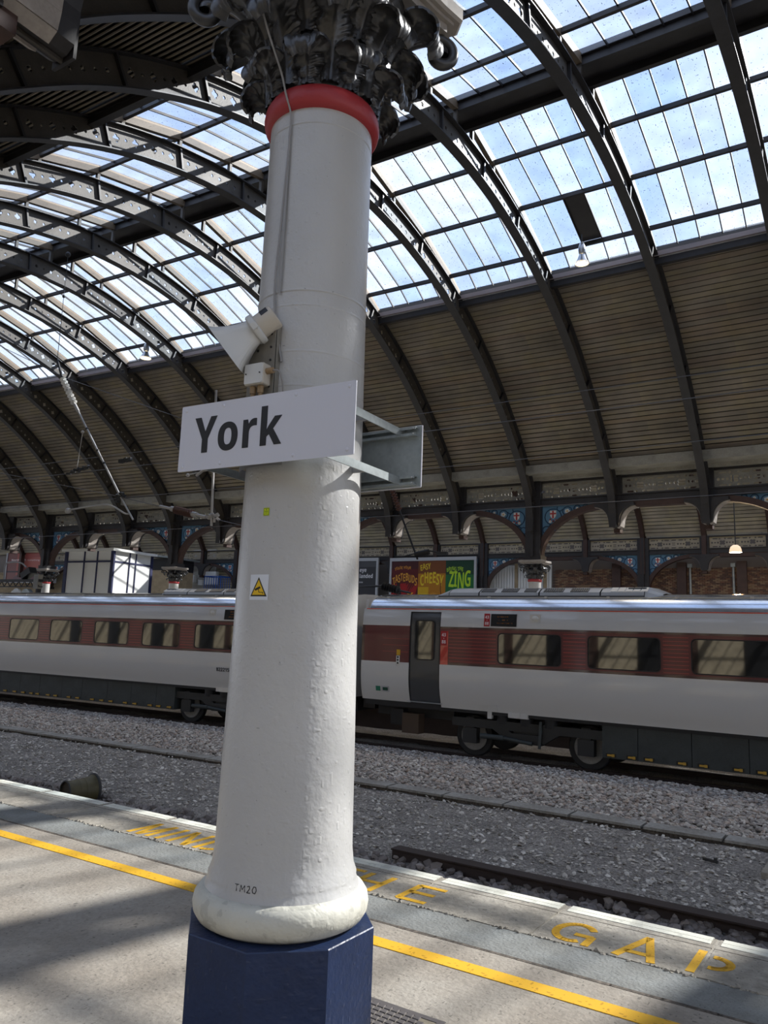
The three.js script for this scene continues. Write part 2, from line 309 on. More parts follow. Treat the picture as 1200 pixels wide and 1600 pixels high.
// ================================================================ TRACKBED
{
  const g = new THREE.PlaneGeometry(1, 1, 420, 90), p = g.attributes.position, uv = g.attributes.uv;
  const prof = (z) => z > -2.9 ? -.98 : z > -5.5 ? -.93 : z > -5.72 ? -.93 + (-5.5 - z) / .22 * .12 : z > -8.8 ? -.81 : z > -9.1 ? -.82 : z > -12.9 ? -.80 - .02 * Math.sin((z + 9) * 1.2) : z > -13.6 ? -.8 - (-12.9 - z) / .7 * .14 : -.94;
  for (let i = 0; i < p.count; i++) {
    const s = S0 + (p.getX(i) + .5) * (S1 - S0), z = -2.7 + (p.getY(i) - .5) * 14.6;
    const y = prof(z) + .05 * (fbm(s / 6 + 20, z / 6 + 20, 64, 3, 5) - .5) + .025 * (vnoise(s * 3, z * 3, 997, 8) - .5);
    const v = P(s, y, z); p.setXYZ(i, v.x, v.y, v.z); uv.setXY(i, s, z);
  }
  g.computeVertexNormals();
  structure(mesh('ground', g, M.fines)).userData.label = 'dirty gravel trackbed between platform and train';
  // ballast: nobody could count it
  const stones = [0, 1, 2].map((k) => { const q = flat(new THREE.IcosahedronGeometry(1, 0)), pp = q.attributes.position, m = {}; for (let i = 0; i < pp.count; i++) { const key = [pp.getX(i), pp.getY(i), pp.getZ(i)].map((x) => x.toFixed(2)).join(); const f = m[key] ??= [.7 + .6 * rnd(), .5 + .5 * rnd(), .7 + .6 * rnd()]; pp.setXYZ(i, pp.getX(i) * f[0], pp.getY(i) * f[1], pp.getZ(i) * f[2]); } q.computeVertexNormals(); return q; });
  const strew = (name, label, n, s0, s1, z0, z1, r0, r1, flatness, tones, lift) => {
    for (let k = 0; k < 3; k++) {
      const im = new THREE.InstancedMesh(stones[k], M.stone, Math.floor(n / 3)), e = new THREE.Euler(), q = new THREE.Quaternion(), c = new THREE.Color();
      for (let i = 0; i < im.count; i++) {
        const u = rnd(), s = s1 - (s1 - s0) * Math.pow(u, 1.25), z = rr(z0, z1), r = rr(r0, r1) * (rnd() < .12 ? 1.35 : 1), v = P(s, prof(z) + lift + .05 * (fbm(s / 6 + 20, z / 6 + 20, 64, 3, 5) - .5) + rr(-.012, .02), z);
        q.setFromEuler(e.set(rr(-.6, .6), rr(0, 6.3), rr(-.6, .6)));
        im.setMatrixAt(i, M4().compose(v, q, V3(r, r * flatness * rr(.7, 1.2), r * rr(.7, 1.1))));
        const t = tones[Math.floor(rnd() * tones.length)], w = rr(.75, 1.25); im.setColorAt(i, c.setRGB(t[0] * w, t[1] * w, t[2] * w));
      }
      im.name = numbered(name); im.castShadow = im.receiveShadow = true; stuff(im); im.userData.label = label; scene.add(im);
    }
  };
  const dark = [[.26, .235, .225], [.21, .19, .185], [.32, .285, .265], [.17, .15, .14]], light = [[.50, .46, .41], [.39, .355, .32], [.60, .56, .50], [.31, .275, .245], [.47, .385, .32]], dirt = [[.5, .465, .415], [.56, .525, .475], [.4, .37, .33], [.7, .665, .61], [.54, .505, .455]];
  strew('ballast', 'dark angular ballast stones beside the platform edge', 15000, -26, 4, -5.62, -4.1, .034, .068, .85, dark, .03);
  strew('ballast', 'small flat stones trodden into the middle of the trackbed', 15000, -30, 4, -8.8, -5.75, .012, .035, .4, dirt, .0);
  strew('ballast', 'pale ballast stones between the cable trough and the train', 48000, -34, 4, -13.5, -9.2, .026, .05, .75, light, .01);
  // far platform beyond the train
  structure(mesh('floor', ringBox(S0, S1, -.25, -.02, -42.3, -17.25, 110), M.concreteWall)).userData.label = 'far platform beyond the train';
  structure(mesh('platform_wall', ringBox(S0, S1, -1.1, -.25, -42.3, -17.4, 110), M.rustAndShade)).userData.label = 'face of the far platform, coloured dark for the shade behind the train';  // face and formation coloured dark for the shade beneath the train
  structure(mesh('ground', ringBox(S0, S1, -1.3, -.96, -17.2, -12.5, 110), M.rustAndShade)).userData.label = 'track formation under the train, coloured dark for the shade there';
}
// ================================================================ ROOF: one bay's geometry, repeated round the curve
const LIFT = .12;
const RAF = [[.38, 13.82], [1.65, 13.56], [3.35, 13.18], [5.0, 12.62], [5.68, 12.28]];
const soffit = new THREE.CatmullRomCurve3([[-11.86, 5.72], [-11.84, 6.3], [-11.6, 6.95], [-10.9, 7.85], [-9.95, 8.78], [-9, 9.56], [-7.9, 10.36], [-6.5, 11.17], [-5, 11.83], [-3.4, 12.31], [-1.7, 12.62], [0, 12.72], [1.7, 12.62], [3.4, 12.31], [5, 11.83], [6.5, 11.17], [7.9, 10.36], [9, 9.56], [9.95, 8.78], [10.9, 7.85], [11.6, 6.95], [11.84, 6.3], [11.86, 5.72]].map(([o, y]) => V3(0, y, o)));
const NS = 180, SOF = soffit.getSpacedPoints(NS).map((p) => [p.z, p.y]);
const norm2 = (pts, i) => { const a = pts[Math.max(0, i - 1)], b = pts[Math.min(pts.length - 1, i + 1)], l = Math.hypot(b[0] - a[0], b[1] - a[1]); return [-(b[1] - a[1]) / l, (b[0] - a[0]) / l]; };
const outset = (pts, d, lim = 12.42) => pts.map((p, i) => { const n = norm2(pts, i); return [clamp(p[0] + n[0] * d, -lim, lim), p[1] + n[1] * d]; });
const WEB0 = outset(SOF, .03), WEB1 = outset(SOF, .56), TOP = outset(SOF, .6);
// a flat bar swept along a line in the plane across the tracks: width in x, thickness outwards
function sweepBar(pts, w, th) {
  const o = outset(pts, th, 99), pos = [], q = (a, b, c, d) => pos.push(...a, ...b, ...c, ...a, ...c, ...d);
  for (let i = 0; i + 1 < pts.length; i++) {
    const A = (p, x) => [x, p[1], ZC + p[0]], h = w / 2, [a, b, c, d] = [pts[i], pts[i + 1], o[i + 1], o[i]];
    q(A(a, -h), A(b, -h), A(b, h), A(a, h)); q(A(d, h), A(c, h), A(c, -h), A(d, -h)); q(A(a, h), A(b, h), A(c, h), A(d, h)); q(A(d, -h), A(c, -h), A(b, -h), A(a, -h));
  }
  for (const i of [0, pts.length - 1]) { const A = (p, x) => [x, p[1], ZC + p[0]], h = w / 2; q(A(pts[i], -h), A(pts[i], h), A(o[i], h), A(o[i], -h)); }
  const g = new THREE.BufferGeometry(); g.setAttribute('position', new THREE.Float32BufferAttribute(pos, 3)); g.computeVertexNormals(); return g;
}
const hole = (x, y, r, n, star = 0, ph = 0) => { const h = new THREE.Path(); for (let i = 0; i < n; i++) { const a = -i / n * 2 * Math.PI + ph, q = star && i % 2 ? r * star : r; h[i ? 'lineTo' : 'moveTo'](x + q * Math.cos(a), y + q * Math.sin(a)); } h.closePath(); return h; };
const quatre = (x, y, r, rot) => { const h = new THREE.Path(); for (let i = 0; i < 16; i++) { const a = -i / 16 * 2 * Math.PI, q = r * (.62 + .38 * Math.abs(Math.cos(2 * a))); h[i ? 'lineTo' : 'moveTo'](x + q * Math.cos(a + rot), y + q * Math.sin(a + rot)); } h.closePath(); return h; };
const RIB = (() => {                       // shared geometry of one rib: panels, stiffeners, flanges
  const step = 13, mid = NS / 2, cuts = []; for (let i = mid - 6 * step - 6; i <= NS; i += step) if (i >= 0) cuts.push(i); cuts.unshift(0); cuts.push(NS);
  const cc = [...new Set(cuts)].sort((a, b) => a - b), panels = [], stiff = [];
  for (let k = 0; k + 1 < cc.length; k++) {
    const [a, b] = [cc[k], cc[k + 1]]; if (b - a < 2) continue;
    const sh = new THREE.Shape();
    for (let i = a; i <= b; i++) sh[i > a ? 'lineTo' : 'moveTo'](WEB0[i][0], WEB0[i][1]);
    for (let i = b; i >= a; i--) sh.lineTo(WEB1[i][0], WEB1[i][1]);
    sh.closePath();
    const m = (a + b) / 2, off = Math.abs(SOF[Math.round(m)][0]);
    if (b - a > 8 && off < 10.4) for (let h = 0; h < 7; h++) {
      const f = a + (b - a) * (h + 1) / 8, i = Math.floor(f), t = f - i, lerp = (A) => [A[i][0] + (A[i + 1][0] - A[i][0]) * t, A[i][1] + (A[i + 1][1] - A[i][1]) * t], p0 = lerp(WEB0), p1 = lerp(WEB1), x = (p0[0] + p1[0]) / 2, y = (p0[1] + p1[1]) / 2, rot = Math.atan2(p1[1] - p0[1], p1[0] - p0[0]);
      const big = off > 3.9 && off < 7.2;
      if (h % 2) sh.holes.push(hole(x, y, big ? .038 : .04, 8)); else sh.holes.push(big ? quatre(x, y, .095, rot) : hole(x, y, .062, 12, .66, rot));
    }
    const g = new THREE.ExtrudeGeometry(sh, { depth: .024, bevelEnabled: false });   // shape x is the offset along z, shape y is up
    panels.push(boxUV(flat(g).applyMatrix4(M4().makeBasis(V3(0, 0, 1), V3(0, 1, 0), V3(-1, 0, 0)).setPosition(.012, 0, ZC))));
  }
  for (const i of cc) if (i > 3 && i < NS - 3) { const a = WEB0[i], b = WEB1[i]; stiff.push(mb().bar(V3(0, a[1], ZC + a[0]), V3(0, b[1], ZC + b[0]), .17, .055, V3(0, .1, 1)).geo()); }
  const riv = mb();
  for (let i = 2; i < NS * 5 - 10; i++) for (const A of [WEB0, WEB1]) { const k = Math.floor(i / 5), t = (i % 5) / 5; if (A[k][1] < 11.6) continue; const q = A === WEB0 ? .05 : -.05, n = norm2(SOF, k), z = A[k][0] + (A[k + 1][0] - A[k][0]) * t + n[0] * q, y = A[k][1] + (A[k + 1][1] - A[k][1]) * t + n[1] * q; if (i % 2) riv.add(new THREE.ConeGeometry(.011, .008, 4, 1, true), mat4(.016, y, ZC + z, 0, 0, -Math.PI / 2)); }
  return { panels, stiff, inner: boxUV(flat(sweepBar(SOF, .25, .026))), outer: boxUV(flat(sweepBar(outset(SOF, .565), .25, .026))), rivets: riv.geo() };
})();
function makeRib(parent, name) {
  const r = group(name, parent);
  for (const g of RIB.panels) mesh('web_panel', g, M.iron, r);
  for (const g of RIB.stiff) mesh('stiffener', g, M.ironDark, r);
  mesh('lower_flange', RIB.inner, M.ironDark, r); mesh('upper_flange', RIB.outer, M.ironDark, r);
  return r;
}
const rafterGeo = (() => {
  const b = mb();
  for (const d of [-1, 1]) for (let i = 0; i + 1 < RAF.length; i++) b.bar(V3(0, RAF[i][1] + .05, ZC + d * RAF[i][0]), V3(0, RAF[i + 1][1] + .05, ZC + d * RAF[i + 1][0]), .12, .22);
  return b.geo();
})();
const postGeo = (() => {
  const b = mb();
  for (const d of [-1, 1]) for (const [o, y] of [[.42, 13.82], [1.65, 13.56], [3.35, 13.18], [5.0, 12.62]]) { const i = TOP.reduce((m, p, k) => Math.abs(p[0] - d * o) < Math.abs(TOP[m][0] - d * o) ? k : m, 0); b.span(-.045, .045, TOP[i][1] - .03, y + .02, ZC + d * o - .04, ZC + d * o + .04); }
  return b.geo();
})();
const NCOL = 5, colS = (j) => -L / 2 + .07 + (L - .14) * j / NCOL;
const at = (d, o, y) => [y, ZC + d * o];
function quadPane(s0, s1, y0, z0, y1, z1) { const g = new THREE.BufferGeometry(); g.setAttribute('position', new THREE.Float32BufferAttribute([s0, y0, z0, s1, y0, z0, s1, y1, z1, s0, y0, z0, s1, y1, z1, s0, y1, z1], 3)); g.computeVertexNormals(); return g; }
const paneGeo = [], rowsGeo = [];
for (const d of [-1, 1]) for (let i = 0; i + 1 < RAF.length; i++) for (let j = 0; j < NCOL; j++) { const [o0, y0] = RAF[i], [o1, y1] = RAF[i + 1]; const g = boxUV(flat(quadPane(colS(j) + .008, colS(j + 1) - .008, y0 + LIFT, ZC + d * o0, y1 + LIFT, ZC + d * o1))); g.userData = { d, i, j }; paneGeo.push(bend(g)); }
const barGeo = [], purlinGeo = [], ridgeGeo = mb().span(-L / 2, L / 2, 13.9, 14.04, ZC - .5, ZC + .5).span(-L / 2, L / 2, 13.72, 13.92, ZC - .42, ZC - .3).span(-L / 2, L / 2, 13.72, 13.92, ZC + .3, ZC + .42).bent();
for (const d of [-1, 1]) {
  for (let j = 1; j < NCOL; j++) { const b = mb(); for (let i = 0; i + 1 < RAF.length; i++) { const o1 = i === RAF.length - 2 ? RAF[i + 1][0] - .06 : RAF[i + 1][0]; b.bar(V3(colS(j), RAF[i][1] + LIFT - .025, ZC + d * RAF[i][0]), V3(colS(j), RAF[i + 1][1] + LIFT - .025, ZC + d * o1), .028, .055); } barGeo.push(b.bent()); }
  for (const i of [1, 2, 3]) purlinGeo.push(mb().span(-L / 2, L / 2, RAF[i][1] - .02, RAF[i][1] + LIFT - .03, ZC + d * RAF[i][0] - .04, ZC + d * RAF[i][0] + .04).bent());
}
const eaveRail = mb(), eaveBeam = mb(), eaveSkyStrip = mb();
for (const d of [-1, 1]) {
  const z = ZC + d * 5.75;
  eaveRail.span(-L / 2, L / 2, 12.17, 12.3, z - d * .04, z - d * .11); eaveSkyStrip.span(-L / 2, L / 2, 12.13, 12.2, z + .02, z - .02);
  eaveBeam.span(-L / 2, L / 2, 11.95, 12.13, z + d * .1, z - d * .05).span(-L / 2, L / 2, 12.1, 12.5, z + d * .12, z + d * .02);
}
const gutterGeo = mb().span(-L / 2, L / 2, 7.74, 8.06, FARZ - .5, FARZ + .98).span(-L / 2, L / 2, 7.62, 7.76, FARZ + .1, FARZ + .3).span(-L / 2, L / 2, 7.74, 8.06, -.98, .5).bent();
const eaveGeo = [eaveRail.bent(), eaveSkyStrip.bent(), eaveBeam.bent()];
// boards: lapped, each tilted so that its lower edge stands proud
const BOARDS = (() => {
  const line = outset(SOF, .675).filter((p) => p[0] > 5.8 && p[1] > 7.75).map((p) => V3(0, p[1], p[0])), c = new THREE.CatmullRomCurve3(line), len = c.getLength(), n = Math.round(len / .19), out = [];
  for (let i = 0; i < n; i++) { const a = c.getPointAt(i / n), b = c.getPointAt((i + .7) / n); out.push([a, b]); }
  return out;
})();
const boardGeo = (d) => BOARDS.map(([a, b]) => {
  const tz = b.z - a.z, ty = b.y - a.y, l = Math.hypot(tz, ty);
  return flat(mb().bar(V3(0, a.y, ZC + d * a.z), V3(0, b.y - tz / l * .04, ZC + d * (b.z + ty / l * .04)), L - .02, .022).g[0]);
});
const farBoards = boardGeo(-1).map((g) => bend(boxUV(g.clone()))), nearBoards = mergeGeometries(boardGeo(1).map((g) => bend(boxUV(g.clone())))), farBoardsAll = mergeGeometries(farBoards);
const skinGeo = (d) => { const b = mb(); for (let i = 0; i + 1 < BOARDS.length; i += 3) { const A = BOARDS[i][0], B = BOARDS[Math.min(i + 3, BOARDS.length - 1)][0]; b.bar(V3(0, A.y + .09, ZC + d * (A.z + .05)), V3(0, B.y + .09, ZC + d * (B.z + .05)), L, .03); } return b.bent(); };
const roofSkin = mergeGeometries([skinGeo(-1), skinGeo(1)]);
// side aisles: boards by both walls, glass between
function aisleParts(zc, AISLE, n) {
  const [go, gy] = [-AISLE[AISLE.length - 1][0], AISLE[AISLE.length - 1][1]];
  const boards = mb(), skin = mb(), ribs = [], glass = [], bars = mb(), curve = new THREE.CatmullRomCurve3(AISLE.map(([o, y]) => V3(0, y, o)));
  for (const d of [-1, 1]) {
    for (let i = 0; i < n; i++) { const a = curve.getPointAt(i / n), b = curve.getPointAt((i + .66) / n); boards.bar(V3(0, a.y - .03, zc + d * a.z), V3(0, b.y, zc + d * b.z), L - .02, .022); }
    for (let i = 0; i < 6; i++) { const a = curve.getPointAt(i / 6), b = curve.getPointAt((i + 1) / 6); skin.bar(V3(0, a.y + .09, zc + d * a.z), V3(0, b.y + .09, zc + d * b.z), L, .03); }
    glass.push(quadPane(-L / 2, L / 2, gy + .1, zc + d * go, 12.1, zc)); for (let j = 0; j <= 4; j++) bars.bar(V3(-L / 2 + j * L / 4, gy + .06, zc + d * go), V3(-L / 2 + j * L / 4, 12.06, zc), .04, .06);
    bars.span(-L / 2, L / 2, (gy + 11.9) / 2, (gy + 12.1) / 2, zc + d * go / 2 - .04, zc + d * go / 2 + .04);
  }
  bars.span(-L / 2, L / 2, 12.05, 12.2, zc - .3, zc + .3);
  const rib = mb();
  for (const d of [-1, 1]) { let prev = null; for (let i = 0; i <= 14; i++) { const p = curve.getPointAt(i / 14), q = V3(-L / 2, p.y - .22, zc + d * p.z); if (prev) rib.bar(prev, q, .2, .42); prev = q; } rib.bar(V3(-L / 2, gy - .22, zc + d * go), V3(-L / 2, 11.75, zc), .2, .4); rib.span(-L / 2 - .1, -L / 2 + .1, 5.6, 7.9, zc + d * 8.3, zc + d * 7.95); }
  return { boards: boards.bent(), skin: skin.bent(), glass: boxUV(flat(mergeGeometries(glass))), bars: bars.bent(), rib: rib.bent() };
}
const farAisle = aisleParts(-33, [[-8.25, 7.75], [-7.6, 8.7], [-6.6, 9.55], [-5.4, 10.2], [-4.5, 10.6]], 22), nearAisle = aisleParts(8.3, [[-8.25, 7.75], [-7.6, 8.7], [-6.6, 9.55], [-6, 9.9]], 12);  // near aisle is unseen; its glass width is shaped for the ambient light
const glassMats = [M.glassA, M.glassB, M.glassC, M.glassA];
const HATCH = { '-2': 2, '-8': 4 };        // bays where one pane is an opaque hatch: bay -> column
function makeBay(k) {                      // bay k lies between the ribs at k and k + 1 steps from the near column
  const seen = k >= -20 && k <= 1, g = structure(group('ceiling')); along(g, (k + .5) * L);
  if (seen) {
    for (const q of paneGeo) {
      const { d, i, j } = q.userData;
      if (d < 0 && i === 2 && HATCH[k] === j) { mesh('hatch_panel', q, M.ironDark, g); continue; }
      mesh('glass_pane', q, glassMats[Math.floor(hash(k + 50, i * 10 + j, d + 5) * 4)], g);
    }
    for (const q of barGeo) mesh('glazing_bar', q, M.barDark, g);
    for (const q of purlinGeo) mesh('purlin', q, M.ironDark, g);
  } else {
    const all = mergeGeometries(paneGeo); stuff(mesh('glass_panes', all, M.glassA, g)); stuff(mesh('glazing_bars', mergeGeometries([...barGeo, ...purlinGeo]), M.barDark, g));
  }
  mesh('ridge_beam', ridgeGeo, M.ironDark, g);
  mesh('valley_gutter', gutterGeo, M.girder, g);
  mesh('eave_rail', eaveGeo[0], M.pinkRail, g); mesh('eave_sky_strip', eaveGeo[1], M.white, g); mesh('eave_beam', eaveGeo[2], M.ironDark, g);  // eave strip is white paint standing for sky light through perforations
  if (k >= -6 && k <= 1) farBoards.forEach((q, i) => mesh('ceiling_board', q, [M.board, M.board2, M.board, M.board3][Math.floor(hash(k + 40, i, 3) * 4)], g));
  else stuff(mesh('ceiling_boards', farBoardsAll, M.board, g));
  stuff(mesh('ceiling_boards', nearBoards, M.board2, g)); mesh('roof_covering', roofSkin, M.ironDark, g);
  for (const a of [farAisle, nearAisle]) { stuff(mesh('aisle_boards', a.boards, M.aisleBoardLit, g)); mesh('roof_covering', a.skin, M.ironDark, g); mesh('aisle_glass', a.glass, M.glassA, g); stuff(mesh('aisle_bars', a.bars, M.ironDark, g)); mesh('aisle_rib', a.rib, M.ironBrown, g); }
  const rf = mesh('rafter', rafterGeo, M.rafter, g); rf.position.copy(P(-L / 2, 0, 0)); rf.rotation.y = L / 2 / R;
  const po = mesh('rafter_post', postGeo, M.iron, g); po.position.copy(rf.position); po.rotation.copy(rf.rotation);
  return g;
}
for (let k = -26; k <= 9; k++) makeBay(k);
// ribs: one thing each where the photograph shows them, part of the roof where they only shade
{
  let proto = null;
  for (let k = -24; k <= 1; k++) {
    const i = k + 3;                       // 0: the arch over the far capital beside the snack poster
    const label = i === 0 ? 'dark iron roof arch landing on the far capital right of the snack poster' : `iron roof arch, ${ORD[Math.abs(i)]} to the ${i > 0 ? 'right' : 'left'} of the one beside the snack poster`;
    let r;
    if (!proto) { r = proto = makeRib(scene, 'roof_rib'); r.name = numbered('roof_rib'); stuff(mesh('rivets', RIB.rivets, M.ironDark, r)); tag(r, label, 'roof arch', 'iron arches of the main roof'); } else r = copyOf(proto, label);
    along(r, k * L);
  }
  for (let k = 2; k <= 10; k++) { const c = structure(group('ceiling')); along(c, k * L); for (const g of RIB.panels) mesh('rib_panel', g, M.iron, c); mesh('rib_flange', RIB.inner, M.ironDark, c); mesh('rib_flange', RIB.outer, M.ironDark, c); }
}
// walls
{
  const wf = structure(group('wall_far')), zw = -42;
  mesh('backing', ringBox(S0, S1, -.1, 9.2, zw - .5, zw - .12, 110), M.mortar, wf);
  wf.userData.label = 'far station wall of brick, boards and panels';
  const bricks = [mb(), mb(), mb()];
  for (let r = 0; r < 44; r++) for (let i = 0; i < 64; i++) { const s = -13.2 + i * .225 + (r % 2) * .11; bricks[Math.floor(hash(i, r, 77) * 3)].span(s, s + .213, 2.4 + r * .082, 2.4 + r * .082 + .072, zw - .15, zw - .02 - rr(0, .012)); }
  [M.brickA, M.brickB, M.brickC].forEach((m, i) => stuff(mesh('bricks', bend(bricks[i].geo()), m, wf)));
  const tan = mb(); for (let r = 0; r < 46; r++) for (let i = 0; i < 70; i++) { const s = -58 + i * .3 + (r % 2) * .15; tan.span(s, s + .285, 2.2 + r * .085, 2.275 + r * .085, zw - .15, zw - .02 - rr(0, .012)); }
  stuff(mesh('tan_bricks', bend(tan.geo()), M.brickTan, wf));
  const panels = mb(); for (let i = 0; i < 26; i++) panels.span(-17.3 + i * .155, -17.3 + i * .155 + .13, 2, 6.3, zw - .1, zw + .02 * (i % 2));
  stuff(mesh('corrugated_panels', bend(panels.geo()), M.boothPanel, wf));
  for (const s of [-16.9, -15.3, -13.7]) mesh('yellow_post', ringBox(s, s + .16, 2, 6.4, zw, zw + .1), M.brickTan, wf);
  mesh('grey_panel', ringBox(-37.9, -36, 2, 7.8, zw - .1, zw + .1), M.concreteWall, wf);
  const sh = mb(); for (let i = 0; i < 30; i++) sh.box(3.6, .15, .04, -34.1, 2.2 + i * .19, zw, .25); stuff(mesh('shutter_slats', bend(sh.geo()), M.aisleBoardLit, wf));
  const sh2 = mb(); for (let i = 0; i < 14; i++) for (let q = 0; q < 32; q++) sh2.box(2.48, .13, .04, -77 + q * 2.5, 7.75 + i * .19, zw - .05, .25); stuff(mesh('upper_boards', bend(sh2.geo()), M.aisleBoardLit, wf));
  for (const s of [-7, -4.35, -10.1]) mesh('pilaster', ringBox(s, s + .42, 0, 6.3, zw - .05, zw + .22), M.ironBrown, wf);
  for (const s of [-6.4, -4.5]) mesh('rain_pipe', bend(mb().rod(V3(s, 0, zw + .14), V3(s, 6.1, zw + .14), .055).span(s - .1, s + .1, 6, 6.2, zw + .05, zw + .25).geo()), M.galv, wf);
  const wn = structure(group('wall_near'));
  wn.userData.label = 'tan brick station building behind the camera';
  mesh('wall', ringBox(S0, S1, -.1, 9.2, 16.7, 17.1, 110), M.wallStone, wn);
  for (let i = 0; i < 14; i++) { const s = -60 + i * 6; mesh('doorway', ringBox(s, s + 1.6, 0, 3, 16.62, 16.72), M.black, wn); mesh('pilaster', ringBox(s + 3, s + 3.5, 0, 7.6, 16.45, 16.72), M.ironBrown, wn); mesh('string_course', ringBox(s - 2, s + 4, 3.9, 4.1, 16.6, 16.72), M.ironBrown, wn); }
}
// ================================================================ COLUMNS
// an acanthus leaf: rises against the bell of the capital, opens in lobes and curls over at its tip
function leafGeo(r0, y0, rise, lean, W, curl, nu = 12, nv = 26) {
  const th = .012, A = [], Bk = [];
  const spine = (v) => { const k = .68; if (v < k) { const t = v / k; return [r0 + lean * t * t, y0 + rise * t, Math.atan2(rise, 2 * lean * t)]; } const ph = (v - k) / (1 - k) * 3.5, c = curl * (1 - .15 * ph / 3.5), a0 = Math.atan2(rise, 2 * lean); const sx = Math.sin(a0), cx = Math.cos(a0); return [r0 + lean + c * (sx * (1 - Math.cos(ph)) + cx * Math.sin(ph)), y0 + rise + c * (-cx * (1 - Math.cos(ph)) + sx * Math.sin(ph)), a0 - ph]; };
  const ss = (a, b, x) => { const t = clamp((x - a) / (b - a), 0, 1); return t * t * (3 - 2 * t); };
  for (let j = 0; j <= nv; j++) {
    const v = j / nv, [r, y, an] = spine(v), f = v * 4.4 + .2, lobe = Math.abs((f % 1) - .42) / .58, finger = Math.abs(((v * 17) % 1) - .5) * 2;
    const w = W * (.66 + .42 * ss(.1, .6, v)) * (1 - .62 * ss(.8, 1, v)) * (1 - .34 * Math.pow(lobe, 2.2)) * (1 - .09 * finger);
    const nr = Math.sin(an), ny = -Math.cos(an), side = ss(.6, .95, v);
    for (const [arr, off] of [[A, 0], [Bk, -th]]) for (let i = 0; i <= nu; i++) {
      const u = i / nu * 2 - 1, au = Math.abs(u), vein = Math.cos((v * 17 - au * 2.4) * 6.283) * .0045 * ss(.15, .5, au) * (off ? .3 : 1);
      const rib = .020 * Math.pow(1 - au, 2) * (1 - .5 * v) + .010 * Math.exp(-Math.pow((au - .5) * 6, 2)) - .026 * au * au * (1 - side) + vein - .012 * Math.pow(lobe, 2) * au;
      const d = off + rib, rad = r + nr * d, an2 = u * w / Math.max(.24, rad * .95);
      arr.push(V3(rad * Math.sin(an2), y + ny * d - side * .42 * u * u * w, rad * Math.cos(an2)));
    }
  }
  const n = nu + 1, idx = [], pos = [], base = A.length; for (const q of [...A, ...Bk]) pos.push(q.x, q.y, q.z);
  for (let j = 0; j < nv; j++) for (let i = 0; i < nu; i++) { const a = j * n + i, b = a + 1, c = a + n, d = c + 1; idx.push(a, b, d, a, d, c, base + a, base + d, base + b, base + a, base + c, base + d); }
  const g = new THREE.BufferGeometry(); g.setAttribute('position', new THREE.Float32BufferAttribute(pos, 3)); g.setIndex(idx); g.computeVertexNormals();
  const rim = [], tri = (p, q, s) => rim.push(...p.toArray(), ...q.toArray(), ...s.toArray());
  for (let j = 0; j < nv; j++) for (const i of [0, nu]) { const a = j * n + i, c = a + n; if (i) { tri(A[a], Bk[a], Bk[c]); tri(A[a], Bk[c], A[c]); } else { tri(A[a], Bk[c], Bk[a]); tri(A[a], A[c], Bk[c]); } }
  for (let i = 0; i < nu; i++) { const a = nv * n + i; tri(A[a], A[a + 1], Bk[a + 1]); tri(A[a], Bk[a + 1], Bk[a]); }
  const g2 = new THREE.BufferGeometry(); g2.setAttribute('position', new THREE.Float32BufferAttribute(rim, 3)); g2.computeVertexNormals();
  return boxUV(mergeGeometries([flat(g), flat(g2)]));
}
function volutePts(out) { const p = [V3(0, 4.22, .24), V3(0, 4.36, .30), V3(0, 4.47, .42), V3(0, 4.51, .53)]; for (let i = 0; i <= 14; i++) { const a = 1.5 - i * .55, r = .075 * (1 - i / 17); p.push(V3(0, 4.435 + r * Math.sin(a), out + r * Math.cos(a))); } return p; }
const fine = { nu: 16, nv: 52 }, rough = { nu: 6, nv: 14 };
const capGeo = (q) => ({
  low: leafGeo(.24, 3.985, .13, .04, .092, .055, q.nu, q.nv), mid: leafGeo(.243, 4.0, .3, .085, .105, .068, q.nu, q.nv), high: leafGeo(.285, 4.2, .2, .14, .1, .066, q.nu, q.nv),
  volute: mb().tube(volutePts(.545), .027, q.nu > 8 ? 8 : 5, q.nu > 8 ? 70 : 30).geo(), helix: mb().tube([V3(0, 4.2, .27), V3(0, 4.33, .285), V3(.02, 4.42, .31), V3(.07, 4.45, .32), V3(.09, 4.41, .325), V3(.065, 4.385, .325), V3(.05, 4.405, .325)], .019, 6, q.nu > 8 ? 36 : 16).geo(),
  bell: mb().lathe([[.205, 3.96], [.235, 4.0], [.235, 4.15], [.25, 4.3], [.29, 4.42], [.35, 4.5], [.36, 4.53], [.02, 4.53]], 32).geo(),
  bud: mb().add(new THREE.SphereGeometry(.03, 8, 6), mat4(0, 4.33, .315, 0, 0, 0, 1, 1.2, .8)).add(new THREE.SphereGeometry(.022, 8, 6), mat4(0, 4.285, .305)).add(new THREE.ConeGeometry(.015, .09, 6), mat4(0, 4.23, .295, Math.PI)).add(new THREE.SphereGeometry(.026, 8, 6), mat4(0, 4.385, .325)).geo(),
  abacus: (() => { const sq = (h, k) => { const s = new THREE.Shape(), c = h * .88; s.moveTo(-c, -h); s.quadraticCurveTo(0, -h + k, c, -h); s.lineTo(h, -c); s.quadraticCurveTo(h - k, 0, h, c); s.lineTo(c, h); s.quadraticCurveTo(0, h - k, -c, h); s.lineTo(-h, c); s.quadraticCurveTo(-h + k, 0, -h, -c); return s; }; return mb().ext(sq(.425, .1), .04, mat4(0, 4.53, 0, -Math.PI / 2)).ext(sq(.45, .1), .025, mat4(0, 4.57, 0, -Math.PI / 2)).ext(sq(.472, .1), .06, mat4(0, 4.6, 0, -Math.PI / 2), .012).geo(); })(),
});
const CAPF = capGeo(fine), CAPR = capGeo(rough);
